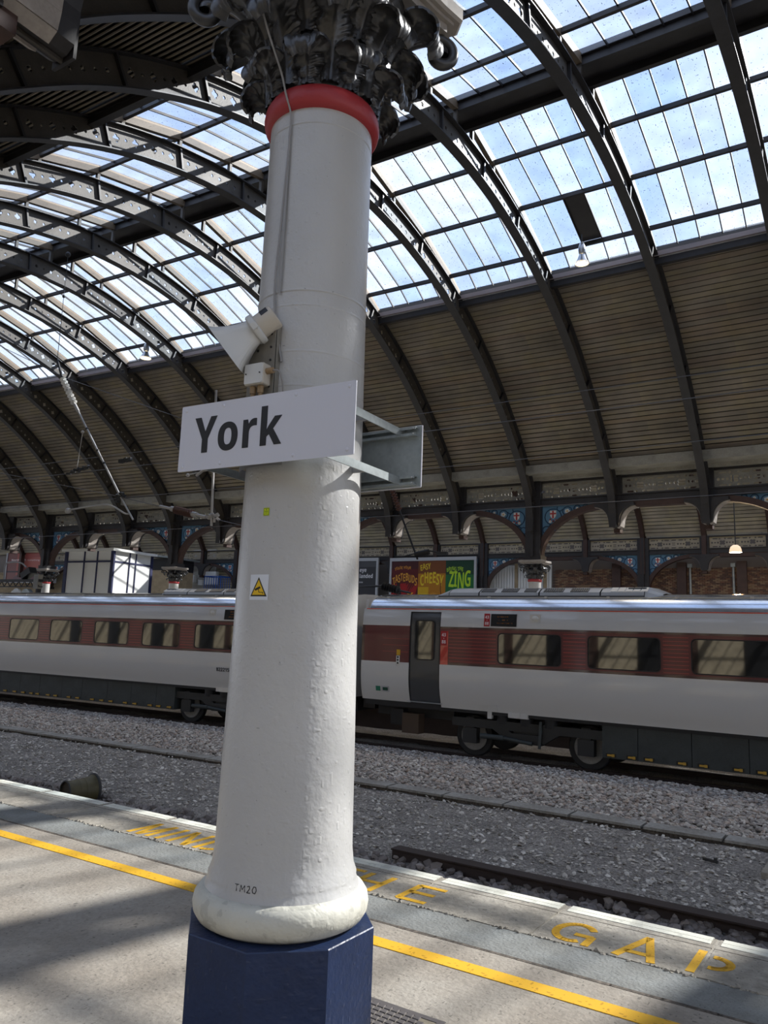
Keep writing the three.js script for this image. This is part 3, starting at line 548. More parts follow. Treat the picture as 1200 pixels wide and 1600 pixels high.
const shaftProfile = [[.30, .72], [.291, .742], [.286, .758], [.287, .77], [.275, .80], [.268, .86], [.266, .95], [.262, 1.2], [.252, 1.65], [.246, 2.1], [.240, 2.5], [.235, 2.9], [.231, 3.3], [.229, 3.6], [.228, 3.9]];
const torusProfile = [[.25, .592], [.29, .596], [.318, .612], [.334, .638], [.338, .665], [.333, .692], [.318, .714], [.30, .724], [.27, .726]];
const ringProfile = [[.22, 3.885], [.243, 3.89], [.255, 3.91], [.26, 3.935], [.257, 3.962], [.246, 3.985], [.232, 3.995], [.21, 3.995]];
function makeColumn(g, main) {
  const seg = main ? 72 : 28, C = main ? CAPF : CAPR;
  const oct = (r, y) => Array.from({ length: 8 }, (_, i) => { const a = (i + .5) * Math.PI / 4; return V3(r / Math.cos(Math.PI / 8) * Math.cos(a), y, r / Math.cos(Math.PI / 8) * Math.sin(a)); });
  const ped = mb();
  { const rings = [oct(.352, 0), oct(.352, .08), oct(.341, .1), oct(.341, .588), oct(.338, .592), oct(.24, .597)], pos = []; const q = (a, b, c, d) => { for (const v of [a, c, b, a, d, c]) pos.push(v.x, v.y, v.z); }; for (let i = 0; i + 1 < rings.length; i++) for (let k = 0; k < 8; k++) q(rings[i][k], rings[i][(k + 1) % 8], rings[i + 1][(k + 1) % 8], rings[i + 1][k]); const gg = new THREE.BufferGeometry(); gg.setAttribute('position', new THREE.Float32BufferAttribute(pos, 3)); gg.computeVertexNormals(); ped.add(gg); }
  mesh('pedestal', ped, M.pedestal, g).userData.label = 'octagonal dark blue pedestal';
  mesh('base_moulding', mb().lathe(torusProfile, seg), M.torus, g);
  mesh('shaft', shaftGeo(seg), M.shaft, g);
  mesh('neck_ring', mb().lathe(ringProfile, seg), M.ring, g).userData.label = 'red painted neck ring';
  const cap = group('capital', g); cap.userData.label = 'dark leafy capital';
  mesh('bell', C.bell, M.capital, cap);
  const spin = (name, geo, n, ph) => { for (let i = 0; i < n; i++) mesh(name, geo, M.capital, cap).rotation.y = (i + ph) * 2 * Math.PI / n; };
  spin('leaf', C.low, 8, .5); spin('leaf', C.mid, 8, 0); spin('leaf', C.high, 8, .5); spin('volute', C.volute, 4, .5); spin('flower_bud', C.bud, 4, 0);
  for (let i = 0; i < 4; i++) for (const m of [1, -1]) { const o = mesh('scroll', C.helix, M.capital, cap); o.rotation.y = i * Math.PI / 2 + m * .16; o.scale.x = -m; }
  mesh('abacus', C.abacus, M.abacus, cap);
}
function shaftGeo(seg) { const g = flat(new THREE.LatheGeometry(shaftProfile.map(([r, y]) => V2(r, y)), seg)), p = g.attributes.position, uv = new Float32Array(p.count * 2); for (let i = 0; i < p.count; i += 3) { let a0 = 0; for (let k = 0; k < 3; k++) { let a = Math.atan2(p.getX(i + k), p.getZ(i + k)); if (k === 0) a0 = a; if (a - a0 > 3) a -= 2 * Math.PI; if (a - a0 < -3) a += 2 * Math.PI; uv[(i + k) * 2] = a * .25; uv[(i + k) * 2 + 1] = p.getY(i + k); } } g.setAttribute('uv', new THREE.BufferAttribute(uv, 2)); return g; }
const onShaft = (a, y, d = 0) => { let r = .24; for (let i = 0; i + 1 < shaftProfile.length; i++) { const [r0, y0] = shaftProfile[i], [r1, y1] = shaftProfile[i + 1]; if (y >= y0 && y <= y1) r = r0 + (r1 - r0) * (y - y0) / (y1 - y0); } return V3((r + d) * Math.cos(a), y, (r + d) * Math.sin(a)); };  // a: 0 along +x, 90 degrees towards +z
const D2R = Math.PI / 180;
{
  const col = group('cast_iron_column');
  tag(col, 'large pale grey cast iron column on an octagonal blue pedestal in the foreground', 'column');
  makeColumn(col, true);
  // thin straps round the shaft
  for (const [y, w] of [[3.82, .004], [3.062, .006], [2.998, .002], [2.8, .003], [2.656, .003]]) { const r = onShaft(0, y).x; mesh('strap', mb().lathe([[r - .002, y - .006], [r + w * .4, y - .005], [r + w * .4, y + .005], [r - .002, y + .006]], 64), M.shaft, col); }
  const cable = [onShaft(78 * D2R, 2.75, .01), onShaft(91 * D2R, 3.02, .009), onShaft(89 * D2R, 3.4, .009), onShaft(85 * D2R, 3.82, .009), onShaft(86 * D2R, 3.88, .012), V3(.012, 3.94, .268), V3(0, 4.02, .285), V3(-.03, 4.2, .36), V3(-.06, 4.4, .43), V3(-.1, 4.6, .53), V3(-.12, 4.9, .5)];
  mesh('cable', mb().tube(cable, .0045, 7, 90), M.conduit, col);
  mesh('cable_cover', mb().add(new THREE.CylinderGeometry(.236, .243, .76, 3, 1, true, 2.9 * D2R, 3 * D2R), mat4(0, 3.43, 0)), M.conduit, col);
  // stickers and scribbles
  const curved = (a, y, w, h, r) => { const g = new THREE.CylinderGeometry(r, r, h, 10, 1, true, Math.PI / 2 - a - w / r / 2, w / r); g.translate(0, y, 0); return g; };
  const cctv = canvasTex(256, 384, (c, w, h) => {
    c.fillStyle = '#d9dce0'; c.fillRect(0, 0, w, h); c.fillStyle = '#14130f'; c.beginPath(); c.moveTo(w * .5, h * .1); c.lineTo(w * .95, h * .86); c.lineTo(w * .05, h * .86); c.closePath(); c.fill();
    c.fillStyle = '#e3b81e'; c.beginPath(); c.moveTo(w * .5, h * .2); c.lineTo(w * .85, h * .8); c.lineTo(w * .15, h * .8); c.closePath(); c.fill();
    c.fillStyle = '#14130f'; c.save(); c.translate(w * .46, h * .55); c.rotate(-.5); c.fillRect(-44, -16, 84, 32); c.restore(); c.lineWidth = 9; c.strokeStyle = '#14130f'; c.beginPath(); c.moveTo(w * .5, h * .58); c.lineTo(w * .54, h * .7); c.lineTo(w * .74, h * .7); c.lineTo(w * .74, h * .76); c.stroke();
  });
  const st = mesh('sticker', curved(87.5 * D2R, 1.846, .09, .098, .2508), std(0xffffff, .45, { map: cctv, side: THREE.DoubleSide }), col); st.userData.label = 'white sticker with a yellow camera warning triangle';
  const tagTex = canvasTex(64, 72, (c, w, h) => { c.fillStyle = '#c3d400'; c.fillRect(0, 0, w, h); c.strokeStyle = '#4d5a10'; c.lineWidth = 4; c.strokeRect(6, 6, w - 12, h - 12); c.fillStyle = '#5b6a12'; c.fillRect(14, 30, 36, 6); c.fillRect(14, 46, 30, 5); c.fillRect(26, 14, 12, 8); });
  mesh('sticker', curved(84.5 * D2R, 2.141, .028, .031, .2472), std(0xffffff, .5, { map: tagTex, side: THREE.DoubleSide }), col).userData.label = 'small yellow green sticker';
  const ink = mb(), wr = (a, y) => onShaft(a * D2R, y, .0012);
  const pen = (pts) => { for (let i = 0; i + 1 < pts.length; i++) ink.rod(wr(86.5 - pts[i][0] * 2.1, .768 + pts[i][1] * .011), wr(86.5 - pts[i + 1][0] * 2.1, .768 + pts[i + 1][1] * .011), .0014, 5); };
  pen([[0, 1], [1.6, 1]]); pen([[.8, 1], [.8, -1]]); pen([[2.3, -1], [2.5, 1], [3.2, -.3], [4, 1], [4.2, -1]]); pen([[5, .8], [5.8, 1], [6, .3], [5, -1], [6.3, -1]]); pen([[7, 0], [7.4, 1], [8.2, .9], [8.5, 0], [8, -1], [7.2, -.8], [7, 0]]);
  mesh('handwriting', ink, M.black, col).userData.label = 'handwritten TM20 in black pen';
}
// far columns and the platform's neighbours
{
  const proto = group('cast_iron_column'); makeColumn(proto, false);
  tag(proto, 'pale column with a leafy capital seen over the train right of the snack poster', 'column', 'cast iron columns of the station');
  place(proto, -3 * L, 0, FARZ);
  const far = { '-2': 'pale cast iron column behind the foreground column across the tracks', '-3': 'pale column with leafy capital between the white clad booth and the foreground column', '-4': 'pale column in shadow with leafy capital left of the white clad booth', '0': 'pale cast iron column across the tracks beyond the right end of the view', '-5': 'pale cast iron column across the tracks, next left beyond the booth and shadowed column' };
  for (const [m, label] of Object.entries(far)) place(copyOf(proto, label), m * 3 * L, 0, FARZ);
  place(copyOf(proto, 'pale column at the brick wall under the blue spandrels right of the far capital'), -3 * L, 0, WALLZ);
  place(copyOf(proto, 'pale platform column next to the left along the near platform'), -3 * L, 0, 0);
  place(copyOf(proto, 'pale platform column next to the right along the near platform'), 3 * L, 0, 0);
}
// ================================================================ ARCADES over the columns
function perforated(w, h) {
  const s = new THREE.Shape(); s.moveTo(-w / 2, 0); s.lineTo(w / 2, 0); s.lineTo(w / 2, h); s.lineTo(-w / 2, h); s.closePath();
  const slot = (x, y, a, b) => { const p = new THREE.Path(); p.moveTo(x - a, y); p.lineTo(x - a * .7, y + b); p.lineTo(x + a * .7, y + b); p.lineTo(x + a, y); p.lineTo(x + a * .7, y - b); p.lineTo(x - a * .7, y - b); p.closePath(); s.holes.push(p); };
  const n = 7, u = (w - .2) / n;
  for (let i = 0; i < n; i++) {
    const x = -w / 2 + .1 + (i + .5) * u;
    if (i === 1 || i === 5) { s.holes.push(quatre(x, h / 2, .15, .78)); s.holes.push(hole(x - .12, h * .84, .045, 6)); s.holes.push(hole(x + .12, h * .16, .045, 6)); s.holes.push(hole(x - .12, h * .16, .045, 6)); s.holes.push(hole(x + .12, h * .84, .045, 6)); continue; }
    slot(x, h * .84, .12, .032); slot(x, h * .16, .12, .032);
    if (i % 2) { slot(x, h * .58, .09, .022); slot(x, h * .42, .09, .022); } else { s.holes.push(hole(x, h / 2, .045, 8)); slot(x - .13, h * .5, .045, .05); slot(x + .13, h * .5, .045, .05); }
  }
  return s;
}
function arcadeParts() {
  const p = {}, C0 = .27, CW = 2.45, y0 = 4.7, y1 = 6.48, half = 1.5 * L;
  const sof = (t) => [C0 + (CW - C0) * (1 - Math.cos(t * Math.PI / 2)), y0 + (y1 - y0) * Math.sin(t * Math.PI / 2)];
  const N = 18, S = Array.from({ length: N + 1 }, (_, i) => sof(i / N)), X = S.map((q, i) => { const n = norm2(S, i); return [q[0] + n[0] * .2, q[1] + n[1] * .2]; });
  const archShape = (m) => { const s = new THREE.Shape(); S.forEach((q, i) => s[i ? 'lineTo' : 'moveTo'](m * (-half + q[0]), q[1])); for (let i = N; i >= 0; i--) s.lineTo(m * (-half + Math.max(X[i][0], C0 - .05)), X[i][1]); return s; };
  const spanShape = (m) => { const s = new THREE.Shape(); let f = 1; X.forEach((q) => { if (q[0] > C0 - .04 && q[1] < 6.68) { s[f ? 'moveTo' : 'lineTo'](m * (-half + q[0] - .01), q[1] + .0); f = 0; } }); s.lineTo(m * (-half + 2.3), 6.7); s.lineTo(m * (-half + C0 - .04), 6.7); return s; };
  p.arch = [1, -1].map((m) => mb().ext(archShape(m), .3, mat4(0, 0, -.15)).bent()); p.spandrel = [1, -1].map((m) => mb().ext(spanShape(m), .06, mat4(0, 0, -.03)).bent());
  // painted relief on the spandrels: shield with a cross, white roses, dark scrolls
  const scroll = mb(), shield = mb(), cross = mb(), rose = mb(), stud = mb();
  for (const m of [1, -1]) for (const zf of [1, -1]) {
    const X0 = m * (-half), z = zf * .04, px = (x) => X0 + m * x, ring = (x, y, r, a0 = 0, a1 = 6.283, w = .018) => scroll.tube(Array.from({ length: 13 }, (_, i) => { const a = a0 + (a1 - a0) * i / 12; return V3(px(x + r * Math.cos(a)), y + r * Math.sin(a), z); }), w, 4, 22);
    ring(.66, 6.28, .29); ring(1.16, 6.46, .16); ring(.9, 6.58, .1, 2.5, 6); ring(1.5, 6.55, .11, 0, 4.6); ring(1.78, 6.6, .08, 0, 4.6); ring(.42, 5.8, .13, 1, 6); ring(.36, 5.45, .1, 0, 4.4); ring(.62, 5.86, .12, -1, 3.2);
    scroll.span(px(.245), px(.29), 5.0, 6.68, z - .012, z + .012);
    const sh = new THREE.Shape(); sh.moveTo(-.11, .14); sh.lineTo(.11, .14); sh.lineTo(.11, 0); sh.quadraticCurveTo(.1, -.12, 0, -.17); sh.quadraticCurveTo(-.1, -.12, -.11, 0);
    shield.ext(sh, .02, mat4(px(.66), 6.37, z - .01, 0, 0, 0, 1)); cross.span(px(.66) - .025, px(.66) + .025, 6.22, 6.5, z - .025, z + .025); cross.span(px(.66) - .105, px(.66) + .105, 6.37, 6.42, z - .024, z + .024);
    for (const [x, y, r] of [[1.16, 6.46, .085], [.56, 6.1, .05], [.78, 6.12, .05], [1.5, 6.55, .04]]) { for (let i = 0; i < 5; i++) rose.add(new THREE.CylinderGeometry(r * .5, r * .5, .03, 8), mat4(px(x) + r * .6 * Math.cos(i * 1.257), y + r * .6 * Math.sin(i * 1.257), z, Math.PI / 2)); stud.add(new THREE.CylinderGeometry(r * .3, r * .3, .05, 8), mat4(px(x), y, z, Math.PI / 2)); }
    for (const [x, y] of [[.56, 6.18], [.76, 6.16], [.66, 6.12]]) cross.add(new THREE.SphereGeometry(.032, 6, 5), mat4(px(x), y, z));
  }
  Object.assign(p, { scroll: scroll.bent(), shield: shield.bent(), cross: cross.bent(), rose: rose.bent(), stud: stud.bent() });
  p.beam = mb().span(-half, half, 6.68, 6.93, -.16, .16).span(-half, half, 6.9, 6.95, -.22, .22).bent(); p.chord = mb().span(-half, half, 7.55, 7.62, -.12, .12).bent();
  p.soffit = mb().span(-half + CW - .05, half - CW + .05, y1, y1 + .21, -.15, .15).bent();
  const gp = perforated(L - .36, .61); p.girder = [-1, 0, 1].map((i) => mb().ext(gp, .035, mat4(i * L, 6.94, -.02)).bent());
  // hanging brackets under the ribs that have no column: two hollow curves meeting in a blunt point
  const pend = [], plates = [], cut = (s) => { for (const m of [1, -1]) for (let i = 0; i <= 8; i++) { const k = m > 0 ? i : 8 - i, a = k / 8 * Math.PI / 2, x = m * (.64 - .47 * Math.sin(a)), y = 6.5 - .56 * (1 - Math.cos(a)); if (m > 0 && !i) s.moveTo(x, y); else s.lineTo(x, y); if (m > 0 && i === 8) { s.lineTo(.15, 5.8); s.lineTo(.07, 5.75); s.lineTo(-.07, 5.75); s.lineTo(-.15, 5.8); } } return s; };
  for (const c of [-.5, .5]) {
    const s = cut(new THREE.Shape()); s.lineTo(-.64, 6.6); s.lineTo(.64, 6.6);
    pend.push(mb().ext(s, .8, mat4(c * L, 0, -.4)).bent());
    const b = mb(); for (const m of [1, -1]) { let prev = null; for (let i = 0; i <= 10; i++) { const a = i / 10 * Math.PI / 2, q = V3(c * L + m * (.655 - .47 * Math.sin(a)), 6.49 - .56 * (1 - Math.cos(a)), 0); if (prev) b.bar(prev, q, .5, .022, V3(-m, -1, 0)); prev = q; } b.bar(prev, V3(c * L + m * .16, 5.8, 0), .5, .022, V3(1, 0, 0)); b.bar(V3(c * L + m * .16, 5.8, 0), V3(c * L + m * .07, 5.74, 0), .5, .022, V3(1, -1, 0)); }
    plates.push(b.bent());
  }
  p.pend = pend; p.plates = plates;
  p.post = mb().span(-half - .27, -half + .27, 4.66, 7.6, -.24, .24).span(-half - .31, -half + .31, 4.66, 4.85, -.3, .3).span(-half - .05, -half + .05, 4.8, 7.6, .2, .36).bent();
  p.ribPost = [-.5, .5].map((c) => mb().span(c * L - .2, c * L + .2, 6.5, 7.6, -.22, .22).bent());
  return p;
}
function makeArcade(zr, pale) {
  // built round z = 0 on the near row's measure, then stretched to its own row along the curve
  const p = arcadeParts(), t = group('arcade'), k = (R - zr) / R, dark = pale ? M.ironBrown : M.ironBrown;
  const put = (name, g, m) => { const o = mesh(name, g, m, t); return o; };
  p.arch.forEach((g) => put('arch', g, dark)); p.spandrel.forEach((g) => put('spandrel', g, M.spandrel).userData.label = 'blue painted spandrel with shield and roses');
  put('scrollwork', p.scroll, M.scroll); put('shields', p.shield, M.white); put('crosses', p.cross, M.red); put('roses', p.rose, M.white); put('rose_studs', p.stud, M.yellow);
  put('beam', p.beam, M.ironDark); put('top_chord', p.chord, M.ironDark); put('arch_soffit', p.soffit, dark);
  p.girder.forEach((g) => put('girder_panel', g, pale ? M.aisleBoardLit : M.girder));
  p.pend.forEach((g) => put('hanging_bracket', g, M.ironDark)); p.plates.forEach((g) => put('bracket_soffit', g, M.cream));
  put('rib_post', p.post, M.ironDark); p.ribPost.forEach((g) => put('rib_post', g, M.ironDark));
  t.scale.set(k, 1, 1);
  return t;
}
{
  const put = (t, m, z) => { place(t, (m + .5) * 3 * L, 0, z); return t; };
  const far = makeArcade(FARZ, false);
  tag(far, 'pierced iron arcade over the far capital, running left from it above the snack poster', 'arcade', 'arcades across the tracks'); put(far, -2, FARZ);
  const lab = { '-1': 'pierced iron arcade running right from the far capital beside the snack poster', '0': 'pierced iron arcade at the far right end of the view across the tracks', '-3': 'pierced iron arcade behind the foreground column, from the booth capital rightwards', '-4': 'pierced iron arcade above the white clad booth between two capitals', '-5': 'pierced iron arcade left of the shadowed capital beside the booth', '-6': 'pierced iron arcade farthest left across the tracks' };
  for (const [m, l] of Object.entries(lab)) put(copyOf(far, l), +m, FARZ);
  const wall = makeArcade(WALLZ, true); tag(wall, 'lower pale pierced arcade before the brick wall, right of its blue spandrels', 'arcade', 'arcades along the far wall'); put(wall, -1, WALLZ);
  const lab2 = { '-2': 'lower pale pierced arcade over the snack poster and corrugated panels', '0': 'lower pale pierced arcade before the wall at the right end of the view', '-3': 'lower pierced arcade at the wall behind the foreground column', '-4': 'lower pierced arcade at the wall behind the booth capital', '-5': 'lower pierced arcade at the wall behind the white booth', '-6': 'lower pierced arcade at the wall above the red poster' };
  for (const [m, l] of Object.entries(lab2)) put(copyOf(wall, l), +m, WALLZ);
  const near = makeArcade(0, false); tag(near, 'dark arcade overhead left of the foreground column with a pale curved bracket soffit', 'arcade'); put(near, -1, 0);
  put(copyOf(near, 'dark arcade overhead right of the foreground column'), 0, 0);
}
// ================================================================ TRAIN
// a coach's side profile: outward distance from its centre line at a height above the platform
const PROF = [[.17, 1.215], [.3, 1.262], [.45, 1.305], [.6, 1.333], [.76, 1.348], [1.0, 1.352], [1.5, 1.35], [1.96, 1.345], [2.2, 1.325], [2.345, 1.3], [2.365, 1.295]];
const ROOFP = [[2.365, 1.295], [2.45, 1.265], [2.53, 1.21], [2.6, 1.12], [2.66, 1.0], [2.71, .8], [2.75, .5], [2.77, 0]];
const outAt = (y, A = PROF) => { for (let i = 0; i + 1 < A.length; i++) if (y <= A[i + 1][0]) { const t = (y - A[i][0]) / (A[i + 1][0] - A[i][0]); return A[i][1] + (A[i + 1][1] - A[i][1]) * clamp(t, 0, 1); } return A[A.length - 1][1]; };
// a sheet that follows the profile, with thickness, between x0..x1 and y0..y1; side = 1 towards the platform
function skinPart(x0, x1, y0, y1, d = 0, th = .04, side = 1, nx = 1) {
  const ys = [y0, ...PROF.map((q) => q[0]).filter((y) => y > y0 + .004 && y < y1 - .004), y1], pos = [], [a, b] = x0 < x1 ? [x0, x1] : [x1, x0];
  const pt = (x, y, k) => [x, y, side * (outAt(y) + d - k)], q = (A, B, C, D) => side > 0 ? pos.push(...A, ...B, ...C, ...A, ...C, ...D) : pos.push(...A, ...C, ...B, ...A, ...D, ...C);
  for (let i = 0; i + 1 < ys.length; i++) { const [u, v] = [ys[i], ys[i + 1]]; q(pt(a, u, 0), pt(b, u, 0), pt(b, v, 0), pt(a, v, 0)); q(pt(b, u, th), pt(a, u, th), pt(a, v, th), pt(b, v, th)); q(pt(a, u, th), pt(a, u, 0), pt(a, v, 0), pt(a, v, th)); q(pt(b, u, 0), pt(b, u, th), pt(b, v, th), pt(b, v, 0)); }
  const e = ys.length - 1; q(pt(a, ys[0], th), pt(b, ys[0], th), pt(b, ys[0], 0), pt(a, ys[0], 0)); q(pt(a, ys[e], 0), pt(b, ys[e], 0), pt(b, ys[e], th), pt(a, ys[e], th));
  const g = new THREE.BufferGeometry(); g.setAttribute('position', new THREE.Float32BufferAttribute(pos, 3)); g.computeVertexNormals();
  // smooth across the profile on the outer face
  const p = g.attributes.position, n = g.attributes.normal; for (let i = 0; i < p.count; i++) if (Math.abs(n.getX(i)) < .5 && n.getZ(i) * side > .3) { const y = p.getY(i), s = (outAt(y + .03) - outAt(y - .03)) / .06, l = Math.hypot(1, s); n.setXYZ(i, 0, -s / l, side / l); }
  return boxUV(g);
}
function roofGeo(x0, x1) {
  const A = [...ROOFP.map(([y, o]) => [o, y]), ...ROOFP.slice(0, -1).reverse().map(([y, o]) => [-o, y])], pos = [], nor = [];
  const nrm = A.map((_, i) => { const a = A[Math.max(0, i - 1)], b = A[Math.min(A.length - 1, i + 1)], dx = b[0] - a[0], dy = b[1] - a[1], l = Math.hypot(dx, dy); return [dy / l, -dx / l]; });
  for (let i = 0; i + 1 < A.length; i++) { const v = [[x0, i], [x1, i], [x1, i + 1], [x0, i], [x1, i + 1], [x0, i + 1]]; for (const [x, k] of v) { pos.push(x, A[k][1], A[k][0]); const s = Math.sign(nrm[k][1] || 1); nor.push(0, Math.abs(nrm[k][1]), A[k][0] === 0 ? 0 : Math.sign(A[k][0]) * Math.abs(nrm[k][0])); } }
  const g = new THREE.BufferGeometry(); g.setAttribute('position', new THREE.Float32BufferAttribute(pos, 3)); g.setAttribute('normal', new THREE.Float32BufferAttribute(nor, 3)); return boxUV(g);
}
const rrect = (x0, x1, y0, y1, r, P_ = THREE.Shape) => { const s = new P_(); s.moveTo(x0 + r, y0); s.lineTo(x1 - r, y0); s.quadraticCurveTo(x1, y0, x1, y0 + r); s.lineTo(x1, y1 - r); s.quadraticCurveTo(x1, y1, x1 - r, y1); s.lineTo(x0 + r, y1); s.quadraticCurveTo(x0, y1, x0, y1 - r); s.lineTo(x0, y0 + r); s.quadraticCurveTo(x0, y0, x0 + r, y0); return s; };
// maroon band of the livery; its thin red pinstripes are strips of their own on the pillars between the windows
M.band = phy(lin(.12, .011, .016), .35, { clearcoat: .6, clearcoatRoughness: .08 });
M.pinstripe = phy(lin(.42, .036, .034), .35, { clearcoat: .6, clearcoatRoughness: .08 });
M.bandEdge = phy(lin(.045, .006, .01), .28, { clearcoat: 1, clearcoatRoughness: .05 });
const printed = (t, o = {}) => std(0xffffff, .45, { map: t, ...o });
const seatsTex = (a, b) => canvasTex(96, 192, (c, w, h) => { c.fillStyle = '#b3242a'; c.fillRect(0, 0, w, h); c.fillStyle = '#f1e6e4'; c.font = 'bold 60px sans-serif'; c.textAlign = 'center'; c.fillText(a, w / 2, 74); c.fillText(b, w / 2, 168); c.fillRect(w / 2 - 5, 94, 10, 10); });
const dispTex = (flip) => canvasTex(384, 160, (c, w, h) => { c.fillStyle = '#0b0a09'; c.fillRect(0, 0, w, h); c.fillStyle = '#a8641c'; for (let r = 0; r < 3; r++) for (let i = 0; i < 40; i++) { const x = 90 + i * 6; if (hash(i, r, flip) > .5 && x < (r === 2 ? 330 : 260) && x > (r === 1 ? 110 : 80)) c.fillRect(x, 26 + r * 44, 4, 10 + 6 * hash(i, r, 9)); } });
function makeCoach(m, num) {
  // local x runs along the track; m = 1: door end at the left, m = -1: door end at the right
  const t = group('train_coach'), X = (x) => m * x, lo = (a, b) => [Math.min(X(a), X(b)), Math.max(X(a), X(b))], E0 = -13.06, E1 = 13.06, D0 = -11.66, D1 = -10.84;
  const sk = (name, mat, a, b, y0, y1, d = 0, th = .04) => mesh(name, skinPart(...lo(a, b), y0, y1, d, th), mat, t);
  // white lower and upper sides, split by the door
  for (const [a, b] of [[E0 + .12, D0], [D1, E1]]) { sk('lower_side', M.trainWhite, a, b, a < D0 ? .22 : .17, 1.12); sk('upper_side', M.trainWhite, a, b, 1.965, 2.345); }
  sk('upper_side', M.trainWhite, D0, D1, 2.295, 2.345); sk('cantrail_stripe', M.trainStripe, E0 + .12, E1, 2.345, 2.366, .003);
  mesh('roof', roofGeo(...lo(E0 + .22, E1)), M.trainRoof, t);
  const rail = mb(); rail.span(...lo(E0 + .25, E1), 2.632, 2.65, 1.06, 1.085); for (let x = E0 + .6; x < E1; x += 1.35) rail.span(X(x) - .03, X(x) + .03, 2.62, 2.665, 1.05, 1.1); mesh('roof_gutter', rail, M.silver, t);
  // rounded end
  const end = mb(); for (let i = 0; i < 6; i++) { const a0 = i / 6 * Math.PI / 2, a1 = (i + 1) / 6 * Math.PI / 2; end.add(skinPart(...lo(E0 + .12 - .12 * Math.sin(a0), E0 + .12 - .12 * Math.sin(a1)), .22, 1.12, -.12 * (1 - Math.cos((a0 + a1) / 2)), .04)); end.add(skinPart(...lo(E0 + .12 - .12 * Math.sin(a0), E0 + .12 - .12 * Math.sin(a1)), 1.965, 2.366, -.12 * (1 - Math.cos((a0 + a1) / 2)), .04)); }
  end.span(...lo(E0 + .02, E0 + .1), .22, 2.6, -1.22, 1.2); mesh('coach_end', end, M.trainWhite, t);
  const endBand = mb(); for (let i = 0; i < 6; i++) { const a0 = i / 6 * Math.PI / 2, a1 = (i + 1) / 6 * Math.PI / 2; endBand.add(skinPart(...lo(E0 + .12 - .12 * Math.sin(a0), E0 + .12 - .12 * Math.sin(a1)), 1.12, 1.965, -.12 * (1 - Math.cos((a0 + a1) / 2)), .04)); } mesh('coach_end', endBand, M.bandEdge, t);
  mesh('far_side', skinPart(...lo(E0 + .1, E1), .17, 2.366, 0, .04, -1), M.trainWhite, t);
  mesh('floor_pan', mb().span(...lo(E0 + .1, E1), .1, .24, -1.2, 1.18), M.under, t);
  const roofEnd = new THREE.Shape(); [[1.29, 2.36], ...ROOFP.map(([y, o]) => [o, y]), ...ROOFP.slice(0, -1).reverse().map(([y, o]) => [-o, y]), [-1.29, 2.36]].forEach(([o, y], i) => roofEnd[i ? 'lineTo' : 'moveTo'](o, y)); mesh('roof_end', mb().ext(roofEnd, .03, mat4(X(E0 + .22) - .015, 0, 0, 0, Math.PI / 2)), M.trainWhite, t);
  // maroon band with window openings
  const wins = []; for (let x = -9.41; x < 12; x += 2.0) wins.push([x, x + 1.45]);
  { const [a, b] = lo(D1, E1), s = new THREE.Shape(); s.moveTo(a, 1.12); s.lineTo(b, 1.12); s.lineTo(b, 1.965); s.lineTo(a, 1.965); s.closePath(); for (const w of wins) { const [p, q] = lo(...w); s.holes.push(rrect(p, q, 1.2, 1.86, .11, THREE.Path)); } mesh('maroon_band', mb().ext(s, .035, mat4(0, 0, 1.315), 0, 6), M.band, t); }
  sk('maroon_band', M.band, E0 + .12, D0, 1.12, 1.965);
  { const edge = mb(); for (const [a, b] of [[D1, E1]]) edge.span(...lo(a, b), 1.12, 1.165, 1.345, 1.353).span(...lo(a, b), 1.925, 1.965, 1.343, 1.3515); mesh('band_edge', edge, M.bandEdge, t); }
  for (const w of wins) { const [p, q] = lo(...w); const g = mb().ext(rrect(p + .012, q - .012, 1.212, 1.848, .1), .02, mat4(0, 0, 1.322), 0, 6); const o = mesh('window', g, M.trainGlass, t); const fr = rrect(p, q, 1.2, 1.86, .11); fr.holes.push(rrect(p + .022, q - .022, 1.222, 1.838, .09, THREE.Path)); mesh('window_seal', mb().ext(fr, .035, mat4(0, 0, 1.316), 0, 6), M.rubber, o); }
  {
    const ps = mb(), gaps = wins.map((w, i) => [w[1] + .04, (wins[i + 1]?.[0] ?? E1) - .04]); gaps.unshift([-10.61, wins[0][0] - .04]);
    for (const [p, q] of gaps) for (let i = 0; i < 10; i++) { const y = 1.205 + i * .074, h = i % 3 === 1 ? .016 : .01; ps.span(...lo(p, q), y - h / 2, y + h / 2, 1.349, 1.3522); }
    for (const y of [1.36, 1.51, 1.66]) ps.span(...lo(-12.4, D0 - .02), y - .004, y + .004, 1.349, 1.3532);
    mesh('pinstripes', ps, M.pinstripe, t);
  }
  // door, set back a little
  const door = group('door', t), dk = (name, mat, a, b, y0, y1, d, th = .03) => mesh(name, skinPart(...lo(a, b), y0, y1, d, th), mat, door);
  dk('door_leaf', M.doorGrey, D0, D1, .262, 2.295, -.022); for (const [a, b] of [[D0 - .004, D0 + .025], [D1 - .025, D1 + .004]]) dk('door_seal', M.rubber, a, b, .262, 2.295, -.008, .04);
  dk('door_seal', M.rubber, D0, D1, 2.27, 2.297, -.008, .04); dk('step_edge', M.silver, D0 - .08, D1 + .03, .232, .256, .02, .1);
  { const [p, q] = lo(-11.5, -11.01); mesh('door_window', mb().ext(rrect(p, q, 1.22, 2.08, .08), .012, mat4(0, 0, 1.3245), 0, 6), M.trainGlass, door); const fr = rrect(p - .025, q + .025, 1.195, 2.105, .1); fr.holes.push(rrect(p, q, 1.22, 2.08, .08, THREE.Path)); mesh('window_seal', mb().ext(fr, .012, mat4(0, 0, 1.327), 0, 6), M.rubber, door); }
  sk('red_strip', M.trainRed, D1 + .02, -10.63, 1.122, 1.965, .004);
